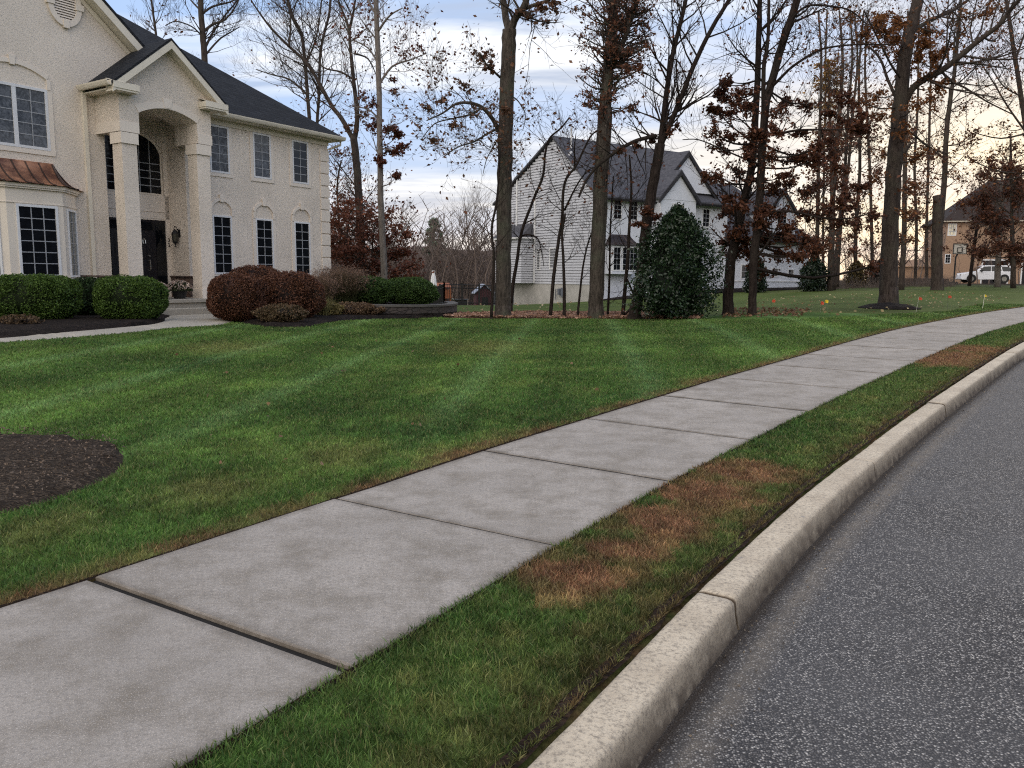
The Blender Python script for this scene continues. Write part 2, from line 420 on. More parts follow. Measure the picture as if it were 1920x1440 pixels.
so.rotation_euler = dv.to_track_quat('Z', 'Y').to_euler(); so.location = (30, 40, 30)

# ------------------------------------------------------------------ the street: one curve, everything swept from it
LP = [(-60, -70), (-26, -33), (-9.2, -9), (-5.6, -2.6), (-4.45, -.55), (-2.95, 1.95), (-1.94, 3.55), (-1.07, 4.98), (-.2, 6.27), (.70, 7.5), (1.58, 8.68), (2.4, 9.73), (3.22, 10.78), (4.25, 12.1), (7.8, 16.4), (12, 21.0), (17.5, 26.6), (24, 31.8), (32, 36.4), (45, 41), (70, 46), (140, 54), (420, 70)]
def catmull(P, step):
    out = []
    for i in range(len(P)-1):
        p0 = Vector(P[max(i-1, 0)]); p1 = Vector(P[i]); p2 = Vector(P[i+1]); p3 = Vector(P[min(i+2, len(P)-1)])
        n = max(2, int((p2-p1).length/step))
        for k in range(n):
            u = k/n
            # centripetal-like tangents scaled by the segment length
            l0 = max((p1-p0).length, 1e-6); l1 = (p2-p1).length; l2 = max((p3-p2).length, 1e-6)
            m1 = ((p1-p0)/l0*l1+(p2-p1)/l1*l0)/(l0+l1)*l1 if l0 > 1e-5 else (p2-p1)
            m2 = ((p2-p1)/l1*l2+(p3-p2)/l2*l1)/(l1+l2)*l1 if l2 > 1e-5 else (p2-p1)
            h1 = 2*u**3-3*u*u+1; h2 = u**3-2*u*u+u; h3 = -2*u**3+3*u*u; h4 = u**3-u*u
            out.append(p1*h1+m1*h2+p2*h3+m2*h4)
    out.append(Vector(P[-1])); return out
CV = catmull(LP, .05)
CS = [0]
for a_, b_ in zip(CV, CV[1:]): CS.append(CS[-1]+(b_-a_).length)
CX = np.array([p.x for p in CV]); CY = np.array([p.y for p in CV]); CSA = np.array(CS)
i0 = int(np.argmin((CX+1.94)**2+(CY-3.55)**2)); CSA = CSA-CSA[i0]       # s = 0 at the first wide joint
def cpt(s, o):
    x = np.interp(s, CSA, CX); y = np.interp(s, CSA, CY)
    x2 = np.interp(s+.15, CSA, CX)-np.interp(s-.15, CSA, CX); y2 = np.interp(s+.15, CSA, CY)-np.interp(s-.15, CSA, CY)
    l = math.hypot(x2, y2); return x+o*y2/l, y-o*x2/l
def sweep(name, ss, prof, m, dz=0, parent=None, attr=None, closed=True, jit=None):
    """profile of (offset, height above the terrain) pairs along the street curve"""
    V = []; A = []
    for s in ss:
        for j, pz in enumerate(prof):
            o, zz_ = pz[:2]
            if jit: o2, z2 = jit(s, o, zz_)
            else: o2, z2 = o, zz_
            x, y = cpt(s, o2); V.append((x, y, T(*cpt(s, 1.2))+z2+dz if o >= -.01 else T(x, y)+z2+dz))
            if attr: A.append(attr(s, o))
    k = len(prof); F = [(i*k+j, i*k+j+1, (i+1)*k+j+1, (i+1)*k+j) for i in range(len(ss)-1) for j in range(k-1)]
    if closed:
        F.append(tuple(range(k))); F.append(tuple(len(V)-1-j for j in range(k)))
    me = bpy.data.meshes.new(name); me.from_pydata(V, [], F); me.materials.append(m)
    if attr:
        a = me.color_attributes.new(attr.__name__, 'FLOAT_COLOR', 'POINT')
        for i, c in enumerate(A): a.data[i].color = (*c, 1) if hasattr(c, '__len__') else (c, c, c, 1)
    bm = bmesh.new(); bm.from_mesh(me); bmesh.ops.recalc_face_normals(bm, faces=bm.faces); bm.to_mesh(me); bm.free()
    o = bpy.data.objects.new(name, me); COL.objects.link(o)
    return o
def steps(a, b, d): return list(np.linspace(a, b, max(2, int(round((b-a)/d))+1)))
def prog(a, b, d0, g):
    out = [a]; d = d0
    while out[-1] < b: out.append(out[-1]+d); d *= g
    return out
W_SW = 1.6; O_KB = 2.42; O_KF = 2.60
# sidewalk slabs, one per bay, with open joints between them
J = []
s = -9.6
for k in range(66): J.append(s); s += 1.6
road_s = prog(0, 300, 2, 1.2)
SB = []
for k, (a, b) in enumerate(zip(J, J[1:])):
    wide = .038 if abs(a) < .1 else .024
    if k % 4 == 2: wide = max(wide, .036)
    wb = .038 if abs(b) < .1 else (.036 if (k+1) % 4 == 2 else .024)
    SB.append((a+wide*.5, b-wb*.5, rnd.uniform(-.001, .001) if abs(a) > .1 else .004))
V = []; F = []; EA = []
for a, b, h in SB:
    ss = steps(a, b, .4); n0 = len(V)
    pr = [(0.0, -.10), (0.0, -.007), (.009, 0), (.07, 0), (.3, 0), (1.3, 0), (W_SW-.07, 0), (W_SW-.009, 0), (W_SW, -.007), (W_SW, -.10)]
    q = [(ss[0], -.10), (ss[0], -.006)]+[(x, 0) for x in [ss[0]+.008, ss[0]+.06]+ss[1:-1]+[ss[-1]-.06, ss[-1]-.008]]+[(ss[-1], -.006), (ss[-1], -.10)]
    for (sv, dzz) in q:
        for (o, zz_) in pr:
            x, y = cpt(sv, o); V.append((x, y, T(*cpt(sv, 1.2))+min(zz_, dzz)+h)); EA.append(1.0 if (dzz < -.001 or zz_ < -.001) else (.75 if (abs(sv-ss[0]) < .01 or abs(sv-ss[-1]) < .01 or o < .01 or o > W_SW-.01) else 0))
    kk = len(pr)
    for i in range(len(q)-1):
        for j in range(kk-1): F.append((n0+i*kk+j, n0+i*kk+j+1, n0+(i+1)*kk+j+1, n0+(i+1)*kk+j))
mb = MB(); mb.v = V; mb.f = F
swo = tag(mb.build('sidewalk', M['walk']), kind='structure')
ea = swo.data.color_attributes.new('edge', 'FLOAT_COLOR', 'POINT')
for i, c_ in enumerate(EA): ea.data[i].color = (c_, c_, c_, 1)
jf = MB()
for (a0, b0, h0), (a1, b1, h1) in zip(SB, SB[1:]):
    dpt = .015 if abs(b0+a1) < .1 else .003
    n0 = len(jf.v)
    for sv in (b0-.004, a1+.004):
        for k in range(9): x, y = cpt(sv, .008+(W_SW-.016)*k/8); jf.v.append((x, y, T(*cpt(sv, 1.2))-dpt-.002))
    for k in range(8): jf.f.append((n0+k, n0+k+1, n0+9+k+1, n0+9+k))
tag(jf.build('sidewalk_joints', M['slab_joint']), kind='structure')
# bed beneath the slabs, seen only in the joints
tag(sweep('sidewalk_bed', prog(-30, 200, .4, 1.005), [(.012, -.03), (W_SW-.012, -.03)], M['slab_joint'], closed=False), kind='structure')
# kerb lengths
KJ = [-8.3, -5.1, -1.72, 1.41, 4.63, 7.6, 10.7, 13.2, 16.1, 19.2, 22.4, 25.6, 28.8, 32, 35.2, 38.4, 45, 55, 65, 80, 100, 140]
def wear(s, o): return 0
V = []; F = []; WR = []
pr = [(O_KB, -.20), (O_KB, -.03), (O_KB+.012, -.014), (O_KB+.03, -.008), (O_KF-.035, -.010), (O_KF-.014, -.014), (O_KF-.002, -.026), (O_KF+.004, -.07), (O_KF+.012, -.115), (O_KF+.02, -.15), (O_KF+.022, -.24)]
kr = random.Random(3)
for a, b in zip(KJ, KJ[1:]):
    ss = [a+(.012 if abs(a-1.41) < .1 else .007)]+steps(a+.02, b-.02, .07 if b < 14 else .3)+[b-(.012 if abs(b-1.41) < .1 else .007)]; n0 = len(V)
    hz = kr.uniform(-.004, .006); kk = len(pr)
    for i, sv in enumerate(ss):
        end = i in (0, len(ss)-1)
        chip = False
        for j, (o, zz_) in enumerate(pr):
            jo = kr.uniform(-.002, .002) if sv < 16 else 0; jz = kr.uniform(-.0012, .0012) if sv < 16 else 0
            if chip and j in (1, 2): jo += .01; jz -= .006
            if end and 1 <= j <= 8: jz -= .006
            x, y = cpt(sv, o+jo); V.append((x, y, T(*cpt(sv, 1.2))+zz_+jz+hz))
            WR.append([0, 0, .05, 0, 0, .1, .35, .55, .85, 1, 1][j]*(.8+.4*kr.random()) if sv > -99 else 0)
            if end: WR[-1] = .95
    for i in range(len(ss)-1):
        for j in range(kk-1): F.append((n0+i*kk+j, n0+i*kk+j+1, n0+(i+1)*kk+j+1, n0+(i+1)*kk+j))
    F.append(tuple(n0+j for j in range(kk))); F.append(tuple(n0+(len(ss)-1)*kk+j for j in range(kk)))
mb = MB(); mb.v = V; mb.f = F; kerb = mb.build('curb', M['kerb'])
tag(sweep('curb_joint_fill', steps(-6, 40, .5), [(O_KB+.02, -.03), (O_KF-.012, -.03), (O_KF-.008, -.16)], M['slab_joint'], closed=False), kind='structure')
a = kerb.data.color_attributes.new('wear', 'FLOAT_COLOR', 'POINT')
for i, c in enumerate(WR): a.data[i].color = (min(1, c),)*3+(1,)
for p in kerb.data.polygons: p.use_smooth = True
kerb.data.set_sharp_from_angle(angle=math.radians(50))
tag(kerb, kind='structure')
# road
def grit(s, o):
    d = o-(O_KF+.015)
    deb = max(0, 1-abs(d-.02)/.08) if s < 60 else 0
    sand = max(0, 1-abs(d-.14)/.07)*.7*(1 if s < 7 else max(.25, 1-(s-7)*.2))
    return (sand, deb, 0)
ro = [O_KF-.05, O_KF, O_KF+.02, O_KF+.04, O_KF+.07, O_KF+.1, O_KF+.14, O_KF+.19, O_KF+.25, O_KF+.35, O_KF+.6, O_KF+1.2, 5, 7, 9.5, 12]
rs_ = [-60, -30, -15, -8]+steps(-6, 14, .35)+prog(14.5, 300, .8, 1.08)
tag(sweep('road', rs_, [(o, -.150+.018*min(1, (o-O_KF)/4)) for o in ro], M['asphalt'], attr=grit, closed=False), kind='structure')
tag(sweep('far_ground', [-60, -30, -10, 0, 10, 20, 40, 60, 100, 200, 300], [(12, -.14), (12.1, 0), (16, .1), (40, .2), (300, .3)], M['turf'], closed=False), kind='structure')

# ------------------------------------------------------------------ lawn
from mathutils import noise as mn
def fbm(x, y, sc, o=3, off=0):
    v = 0; a = 1; tot = 0
    for k in range(o):
        v += a*mn.noise((x*sc+off, y*sc-off, off*1.3)); tot += a; a *= .5; sc *= 2.1
    return v/tot
B1 = [gp(1075, 1075), gp(1180, 1030), gp(1240, 980), gp(1330, 925), gp(1405, 885)]
B2 = [gp(1770, 677), gp(1800, 668), gp(1835, 655)]
STR = (math.sin(math.radians(4.8)), math.cos(math.radians(4.8)))
def blob(x, y, pts, rad):
    return max(max(0, 1-math.hypot(x-p.x, y-p.y)/r) for p, r in zip(pts, rad))
LB = [(gp(1100, 845), .0), (gp(830, 855), .35), (gp(935, 820), .3), (gp(395, 915), .45), (gp(85, 985), .35), (gp(640, 850), .5), (gp(905, 650), 1.3), (gp(420, 650), 1.0), (gp(1330, 718), .5)]
def gcol(x, y, o):
    """turf colour: worn and dead patches, mowing sheen painted as bands"""
    n1 = fbm(x, y, .35, 3, 3.1); n2 = fbm(x, y, 1.7, 3, 9.2); n3 = fbm(x, y, 6, 2, 5.5)
    g = np.array((.108, .190, .040)); deep = np.array((.046, .102, .022)); yel = np.array((.20, .22, .065)); dead = np.array((.23, .12, .068))
    if o > 1: g = np.array((.080, .135, .032))
    k = min(1, max(0, .5+1.3*n1+.7*n2)); c = deep*(1-k)+g*k
    if o < 0:
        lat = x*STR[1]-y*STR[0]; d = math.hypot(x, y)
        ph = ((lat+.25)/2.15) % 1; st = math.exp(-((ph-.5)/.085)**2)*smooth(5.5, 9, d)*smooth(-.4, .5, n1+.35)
        c = c*(1+.6*st)+np.array((.042, .058, .042))*st  # blade-lean sheen of the mowing put into the colour
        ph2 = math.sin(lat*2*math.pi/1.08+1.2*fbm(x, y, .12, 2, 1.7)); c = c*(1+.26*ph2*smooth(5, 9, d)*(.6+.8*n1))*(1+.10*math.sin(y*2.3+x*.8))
        yy = .6*max(0, n2*1.5+n3*.5+.25*math.sin(x*.5+2)-.42)+(.35*smooth(.25, 0, -o))+.22*smooth(-5, -12, x)*max(0, .4+n2)
        c = c*(1-min(.8, yy))+yel*min(.8, yy)
        for p, r in LB:
            if r:
                b_ = max(0, 1-math.hypot(x-p.x, (y-p.y)*.7)/r)
                if b_ > 0: b_ = min(1, b_*1.4+n3*.9)*.38; b_ = max(0, b_); c = c*(1-b_)+(dead*.55+yel*.55)*b_
        if o > -.32:
            b_ = smooth(.32, .04, -o)*max(0, .55+n2*1.3+n3); b_ = min(.9, b_); c = c*(1-b_)+dead*.8*b_
    else:
        b_ = max(blob(x, y, B1, (.42, .36, .5, .55, .5)), blob(x, y, B2, (.9, 1.0, .9)))
        if b_ > 0: b_ = min(1, max(0, (b_-.12)*2.4+n3*1.1+n2*.9)); c = c*(1-b_)+(dead*(1+.3*n3))*b_
        yy = min(.65, max(0, n3*1.0+n2*.8-.12)+max(0, .25-abs(o-2.2))*1.2*max(0, .6+n3)); c = c*(1-yy)+(yel*.6+dead*.4)*yy
        if o > 2.2: b_ = min(.9, smooth(2.2, 2.38, o)*(.6+n3)); c = c*(1-b_)+dead*.45*b_
    c = c*(1+1.1*fbm(x, y, 7.5, 2, 4.4)*smooth(16, 5, math.hypot(x, y)))
    return np.maximum(c, .004)
def sheet(name, ss, oo, m, zf, kind='structure', cf=None):
    V = []; C = []
    for s in ss:
        for o in oo:
            x, y = cpt(s, o); V.append((x, y, zf(s, o, x, y))); C.append(cf(x, y, o) if cf else (.04, .09, .02))
    k = len(oo); n = len(ss)
    I = np.arange(n*k).reshape(n, k)
    F = np.stack([I[:-1, :-1], I[1:, :-1], I[1:, 1:], I[:-1, 1:]], -1).reshape(-1, 4)
    return tag(npmesh(name, np.array(V), F[:, ::-1] if False else F, np.array(C), m, smooth=True), kind=kind)
lo = [0.03, -.015, -.05]+[-.05-.13*k for k in range(1, 70)]+[-v for v in prog(9.3, 620, .3, 1.09)]
ls = [-300, -120, -60, -30, -18, -12, -9]+steps(-7, 26, .17)+prog(26.4, 600, .45, 1.07)
BASES = []      # near objects that keep the grass off
def zl(s, o, x, y): return T(x, y)-(.05 if o > 0 else .028 if o > -.03 else .016)
def cfar(x, y, o):
    d = math.hypot(x, y)
    if y*.866+x*.5 > 23.5 or d > 60:                                    # the neighbour's duller, rougher grass
        n = fbm(x, y, .5, 3, 2); n2 = fbm(x, y, 3, 2, 7)
        c = np.array((.085, .115, .030))*(1+.5*n)+np.array((.05, .03, .01))*max(0, n2)
        if d > 62: k = min(1, (d-62)/30); c = c*(1-k)+np.array((.055, .042, .03))*k
        return np.maximum(c, .003)
    return gcol(x, y, o)
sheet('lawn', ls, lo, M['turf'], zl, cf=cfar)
vo_ = [1.575, 1.612]+steps(1.66, 2.36, .06)+[2.40, 2.44]
def zv(s, o, x, y):
    b = T(*cpt(s, 1.2)); return b-(.06 if o < 1.59 or o > 2.41 else .018 if o < 1.63 else .012 if o < 2.33 else .03)
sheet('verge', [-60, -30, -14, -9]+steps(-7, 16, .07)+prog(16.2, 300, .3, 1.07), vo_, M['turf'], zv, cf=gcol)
# strips of bare soil along the edges of the concrete
def strip(o0, o1, oname):
    return tag(sweep(oname, steps(-6, 30, .1), [(o0, -.004), ((o0+o1)/2, .0), (o1, -.006)], M['dirt'], closed=False, jit=lambda s, o, z_: (o+.022*mn.noise((s*6, o*3, 1)) if abs(o-o0) < 1e-6 or abs(o-o1) < 1e-6 else o, z_)), kind='structure')
strip(2.35, 2.412, 'soil_edge')
strip(-.03, .002, 'soil_edge')
strip(1.598, 1.612, 'soil_edge')
# ------------------------------------------------------------------ grass blades
MC = gp(20, 880)      # mulch circle on the left
mc_pts = [gp(*p) for p in [(-160, 830), (-60, 812), (50, 813), (150, 820), (205, 832), (232, 850), (225, 875), (190, 900), (130, 925), (60, 945), (-20, 962), (-120, 960), (-240, 900)]]
_q = catmull([(p.x, p.y) for p in mc_pts+[mc_pts[0]]], .12)[:-1]; _c = Vector((sum(p.x for p in mc_pts)/13, sum(p.y for p in mc_pts)/13))
mc_pts = []
for k, p in enumerate(_q): d_ = (p-_c); mc_pts.append(Vector((_c.x+d_.x*(1+.035*mn.noise((k*.35, 2, 0))+.02*mn.noise((k*1.1, 5, 0))), _c.y+d_.y*(1+.05*mn.noise((k*.3, 8, 0))+.03*mn.noise((k*1.3, 3, 0))), 0)))
def inpoly(x, y, P):
    c = False; j = len(P)-1
    for i in range(len(P)):
        if (P[i].y > y) != (P[j].y > y) and x < (P[j].x-P[i].x)*(y-P[i].y)/(P[j].y-P[i].y)+P[i].x: c = not c
        j = i
    return c
walk_lo = [gp(*p) for p in [(-160, 652), (0, 641), (90, 635), (170, 629), (250, 622), (330, 613.5), (400, 610), (443, 602)]]
mulchR = [gp(*p) for p in [(415, 590), (443, 602.5), (470, 608), (520, 613), (570, 612.5), (600, 607), (640, 601), (700, 598), (770, 597), (830, 594)]]
border = [Vector((-40, 2, 0)), Vector((-16, 10.5, 0))]+walk_lo+mulchR[2:]+[gp(*p) for p in [(830, 597), (900, 597), (1000, 597), (1100, 597.5), (1200, 598), (1300, 598), (1400, 598.5), (1500, 597.5), (1600, 592), (1700, 587), (1780, 583)]]+[Vector((16, 27.5, 0)), Vector((30, 24, 0)), Vector((20, -20, 0)), Vector((-40, -20, 0))]
def blades(name, s0, s1, o0, o1, dens0, keep, h0, label=None):
    P = []; 
    # stratified candidate cells in street coordinates
    ds = .25
    for s in np.arange(s0, s1, ds):
        do = .25
        for o in np.arange(o0, o1, do):
            xm, ym = cpt(s+ds/2, o+do/2)
            d = math.hypot(xm, ym)
            if ym < -.5 or d < .8: continue
            if ym > 0 and abs(xm) > ym*.66+1.2: continue
            if ym < 1.2: continue
            dn = dens0*min(1, 3.3/d)**1.55
            n = dn*ds*min(do, o1-o); n = int(n)+(rnd.random() < n-int(n))
            for _ in range(n):
                ss_ = s+rnd.random()*ds; oo_ = min(o+rnd.random()*do, o1-.004*rnd.random())
                P.append((ss_, oo_))
    ss_ = np.array([p[0] for p in P]); oo_ = np.array([p[1] for p in P])
    x = np.interp(ss_, CSA, CX); y = np.interp(ss_, CSA, CY)
    tx = np.interp(ss_+.15, CSA, CX)-np.interp(ss_-.15, CSA, CX); ty = np.interp(ss_+.15, CSA, CY)-np.interp(ss_-.15, CSA, CY)
    l = np.hypot(tx, ty); xx = x+oo_*ty/l; yy = y-oo_*tx/l
    out = []
    for i in range(len(xx)):
        if keep(xx[i], yy[i], oo_[i]): out.append(i)
    out = np.array(out); xx, yy, oo_, ss_ = xx[out], yy[out], oo_[out], ss_[out]
    n = len(xx); d = np.hypot(xx, yy)
    z = np.array([T(a_, b_) for a_, b_ in zip(xx, yy)])-.018
    # colours on a coarse lattice, then per blade
    cache = {}
    cols = np.empty((n, 3))
    for i in range(n):
        key = (round(xx[i]*14), round(yy[i]*14), 1 if oo_[i] > 0 else 0)
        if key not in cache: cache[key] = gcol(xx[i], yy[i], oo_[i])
        cols[i] = cache[key]
    br = rng.uniform(.45, 1.7, n)[:, None]; yel = (rng.uniform(0, 1, n)**5)[:, None]
    cols = cols*br*(1-yel*.5)+np.array((.30, .26, .12))*yel*.6
    hgt = h0*rng.uniform(.45, 1.25, n)*np.clip(1.0-.0*d, .6, 1)
    wd = np.clip(.0026*(d/3.3)**.9, .0026, .02)*rng.uniform(.7, 1.3, n)
    az = rng.uniform(0, 2*np.pi, n); lean = rng.uniform(.1, .95, n)*hgt
    la = rng.uniform(0, 2*np.pi, n)
    # overhang the concrete a little
    wv = np.stack([np.cos(az)*wd, np.sin(az)*wd, np.zeros(n)], 1)
    ld = np.stack([np.cos(la)*lean, np.sin(la)*lean, np.zeros(n)], 1)
    B = np.stack([xx, yy, z], 1); upz = np.stack([np.zeros(n), np.zeros(n), hgt], 1)
    V = np.empty((n, 4, 3))
    V[:, 0] = B-wv; V[:, 1] = B+ld*.32+upz*.6+wv*.75; V[:, 2] = B+ld+upz; V[:, 3] = B+ld*.30+upz*.55-wv*.75
    F = np.arange(n*4).reshape(n, 4)
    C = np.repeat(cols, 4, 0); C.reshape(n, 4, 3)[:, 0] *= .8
    print(name, n)
    return tag(npmesh(name, V.reshape(-1, 3), F, C, M['blade']), kind='stuff')
QUICK = False
def keep_l(x, y, o):
    return inpoly(x, y, border) and not inpoly(x, y, mc_pts)
def keep_v(x, y, o): return True
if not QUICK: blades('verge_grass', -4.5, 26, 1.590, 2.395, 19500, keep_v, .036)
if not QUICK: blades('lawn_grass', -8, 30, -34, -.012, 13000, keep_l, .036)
# ------------------------------------------------------------------ beds, front walk
def drape(name, P, m, h, edge=.02, mound=0, res=.25, kind='structure'):
    """flat bed laid over the terrain inside the outline P (world points)"""
    bm = bmesh.new()
    vs = [bm.verts.new((p.x, p.y, 0)) for p in P]
    f = bm.faces.new(vs); bmesh.ops.triangulate(bm, faces=[f])
    for _ in range(6):
        es = [e for e in bm.edges if e.calc_length() > res*1.6]
        if not es: break
        bmesh.ops.subdivide_edges(bm, edges=es, cuts=1); bmesh.ops.triangulate(bm, faces=bm.faces[:])
    bd = {v for v in bm.verts if v.is_boundary}
    cx_ = sum(p.x for p in P)/len(P); cy_ = sum(p.y for p in P)/len(P)
    ext = max(math.hypot(p.x-cx_, p.y-cy_) for p in P)
    for v in bm.verts:
        g = T(v.co.x, v.co.y)
        if v in bd: v.co.z = g+edge*.0-.02+h*.5
        else: v.co.z = g+h+mound*max(0, 1-math.hypot(v.co.x-cx_, v.co.y-cy_)/ext)+.012*mn.noise((v.co.x*4, v.co.y*4, 3))*(1 if kind else 0)*(m is not M['step'] and m is not M['walk'])
    r = bmesh.ops.extrude_edge_only(bm, edges=[e for e in bm.edges if e.is_boundary])
    for v in [g for g in r['geom'] if isinstance(g, bmesh.types.BMVert)]: v.co.z -= .12
    bmesh.ops.recalc_face_normals(bm, faces=bm.faces)
    if sum(f.normal.z for f in bm.faces) < 0: bmesh.ops.reverse_faces(bm, faces=bm.faces[:])
    me = bpy.data.meshes.new(name); bm.to_mesh(me); bm.free(); me.materials.append(m)
    o = bpy.data.objects.new(name, me); COL.objects.link(o); return tag(o, kind=kind)
def splinepts(P, step=.25, closed=False):
    Q = catmull([(p.x, p.y) for p in P], step); return [Vector((q.x, q.y, 0)) for q in Q]
drape('soil_patch', mc_pts, M['soil'], .0, mound=.07, res=.12)
walk_hi = [gp(*p) for p in [(393, 589.5), (307, 590), (309, 597), (305, 603), (270, 610), (180, 618.5), (75, 627.5), (0, 633.5), (-160, 647)]]
wl = splinepts(walk_lo)
wh = [walk_hi[0], walk_hi[1]]+splinepts(walk_hi[2:])
drape('front_walk', wl+[gp(415, 590)]+wh, M['step'], .03)
hedge_bed = splinepts(list(reversed(walk_hi[2:])), .3)+[Vector((-9.6, 24.2, 0)), Vector((-11.6, 23.2, 0)), Vector((-15, 18, 0)), Vector((-18, 14.5, 0))]
drape('mulch_bed', hedge_bed, M['mulch'], .045, mound=.05)
barb_bed = splinepts([gp(*p) for p in [(417, 590.5), (443, 602.5), (470, 608), (520, 613), (570, 612.5), (600, 607), (640, 601), (700, 598), (770, 597), (832, 594)]], .3)+[gp(832, 589), Vector((-3.2, 29, 0)), Vector((-6, 31, 0)), Vector((-7.6, 29, 0)), Vector((-9.4, 26.4, 0))]
drape('mulch_bed', barb_bed, M['mulch'], .045, mound=.05)

# ------------------------------------------------------------------ windows
def window(par, x0, x1, z0, z1, y, cols, rows, fr=.055, proud=.035, pane=None, trim=None, mull=0, xf=None, arch=0, name='window', mw=.011, fm=None):
    """framed window on the wall plane y, glazing bars inside the frame, pane as its child"""
    mb = MB(xf)
    def top(x):
        if not arch: return z1
        u = (x-(x0+x1)/2)/((x1-x0)/2); return z1+arch*math.sqrt(max(0, 1-u*u*.98))
    if arch:
        n = 14; xs = [x0+(x1-x0)*i/n for i in range(n+1)]
        xi = [x0+fr+(x1-x0-2*fr)*i/n for i in range(n+1)]
        outer = [(x, top(x)) for x in xs]; inner = [(b, top(a)-fr) for a, b in zip(xs, xi)]
        for i in range(n):
            mb.prism([inner[i], inner[i+1], outer[i+1], outer[i]], y-proud, y+.01)
        mb.box(x0, x0+fr, y-proud, y+.01, z0, z1); mb.box(x1-fr, x1, y-proud, y+.01, z0, z1)
    else:
        mb.box(x0, x0+fr, y-proud, y+.01, z0, z1); mb.box(x1-fr, x1, y-proud, y+.01, z0, z1)
        mb.box(x0+fr, x1-fr, y-proud, y+.01, z1-fr, z1)
    mb.box(x0+fr, x1-fr, y-proud, y+.01, z0, z0+fr)
    f = mb.build(name, fm or M['white'], par)
    bays = [(x0+fr, x1-fr)]
    if mull:
        xm = (x0+x1)/2; MB(xf).box(xm-mull/2, xm+mull/2, y-proud+.004, y, z0+fr, (top(xm) if arch else z1)-fr).build('mullion', fm or M['white'], f)
        bays = [(x0+fr, xm-mull/2), (xm+mull/2, x1-fr)]
    g = MB(xf)
    for a, b in bays:
        for c in range(1, cols):
            x = a+(b-a)*c/cols; g.box(x-mw, x+mw, y-.019, y-.009, z0+fr, top(x)-fr)
        for r in range(1, rows):
            zc = z0+fr+(z1-z0-2*fr)*r/rows; g.box(a, b, y-.0165, y-.0085, zc-mw, zc+mw)
    g.build('glazing_bars', M['muntin'], f)
    p = MB(xf)
    if arch:
        n = 14; xi = [x0+fr+(x1-x0-2*fr)*i/n for i in range(n+1)]
        p.prism([(x0+fr, z0+fr)]+[(x1-fr, z0+fr)]+[(x, top(x)-fr) for x in reversed(xi)], y-.006, y+.004)
    else: p.box(x0+fr, x1-fr, y-.006, y+.004, z0+fr, z1-fr)
    p.build('pane', pane or M['glass'], f)
    if trim:
        tb = MB(xf); tb_ = trim
        tb.box(x0-tb_, x0-.002, y-.028, y+.01, z0-tb_, z1+tb_*.0+.0)
        tb.box(x1+.002, x1+tb_, y-.028, y+.01, z0-tb_, z1)
        tb.box(x0-.002, x1+.002, y-.028, y+.01, z0-tb_, z0-.002)
        tb.build('surround', M['smooth'], f)
    return f
def arch_trim(f, xc, hw, zb, zs, zc, y, wdt=.09, par=None, xf=None):
    """raised band: legs from zb to the springing zs, segmental arch to the crown zc, keystone"""
    mb = MB(xf); n = 12
    R = (hw*hw+(zc-zs)**2)/(2*(zc-zs)); cz = zc-R; a0 = math.asin(hw/R)
    def pt(r, k): a = -a0+2*a0*k/n; return (xc+r*math.sin(a), cz+r*math.cos(a))
    for k in range(n):
        mb.prism([pt(R, k), pt(R, k+1), pt(R+wdt, k+1), pt(R+wdt, k)], y-.045, y+.01)
    mb.box(xc-hw-wdt*.9, xc-hw, y-.0445, y+.01, zb, zs); mb.box(xc+hw, xc+hw+wdt*.9, y-.0445, y+.01, zb, zs)
    mb.prism([(xc-.055, zc-.035), (xc+.055, zc-.035), (xc+.08, zc+.19), (xc-.08, zc+.19)], y-.065, y+.01)
    return mb.build('arch_band', M['smooth'], f)

# ------------------------------------------------------------------ the stucco house
HA = at(618.5, 500, 29.0)
H1 = thing('stucco_house', 'large cream stucco house with arched entry porch, copper topped bay window and black shingle roof', 'house', (HA.x, HA.y, 0), math.radians(57))
EV = 6.02
w_ = MB()
XL = -15.3
w_.box(XL, -8.15, 0, 11, -.5, 6.22); w_.box(-5.72, 0, 0, 11, -.5, 6.1)
w_.box(-8.15, -5.72, .93, 10.9, -.5, 6.2); w_.box(-8.15, -5.72, .0, .93, 5.88, 6.2)
w_.prism([(XL, 6.22), (-5.47, 6.22), (-10.38, 10.22)], 0, .3)
wall1 = w_.build('wall', M['stucco'], H1)
# roofs
def hiproof(mb, x0, x1, y0, y1, z0, pitch, th=.1, left=True):
    d = (y1-y0)/2; zr = z0+pitch*d; ym = (y0+y1)/2; xa = x0+(d if left else 0); xb = x1-d
    P = [(x0, y0, z0), (x1, y0, z0), (x1, y1, z0), (x0, y1, z0), (xa, ym, zr), (xb, ym, zr)]
    B = [(x0, y0, z0-th), (x1, y0, z0-th), (x1, y1, z0-th), (x0, y1, z0-th)]
    mb.add(P+B, [(0, 1, 5, 4), (1, 2, 5), (2, 3, 4, 5), (3, 0, 4), (0, 6, 7, 1), (1, 7, 8, 2), (2, 8, 9, 3), (3, 9, 6, 0), (9, 8, 7, 6)])
r_ = MB(); zr1 = 6.25+.71*5.885; zc1 = 6.25+.71*.68
r_.slab([(-5.30, -.37, 6.25), (.36, -.37, 6.25), (-5.525, 5.515, zr1), (-9.8, 5.515, zr1), (-15.7, .31, zc1), (-5.30, .31, zc1)], (0, 0, -.1))
r_.slab([(.36, -.37, 6.25), (.36, 11.4, 6.25), (-5.525, 5.515, zr1)], (0, 0, -.1))
r_.slab([(.36, 11.4, 6.25), (-15.7, 11.4, 6.25), (-9.8, 5.515, zr1), (-5.525, 5.515, zr1)], (0, 0, -.1))
r_.slab([(-15.7, 11.4, 6.25), (-15.7, .31, 6.25), (-9.8, 5.515, zr1)], (0, 0, -.1))
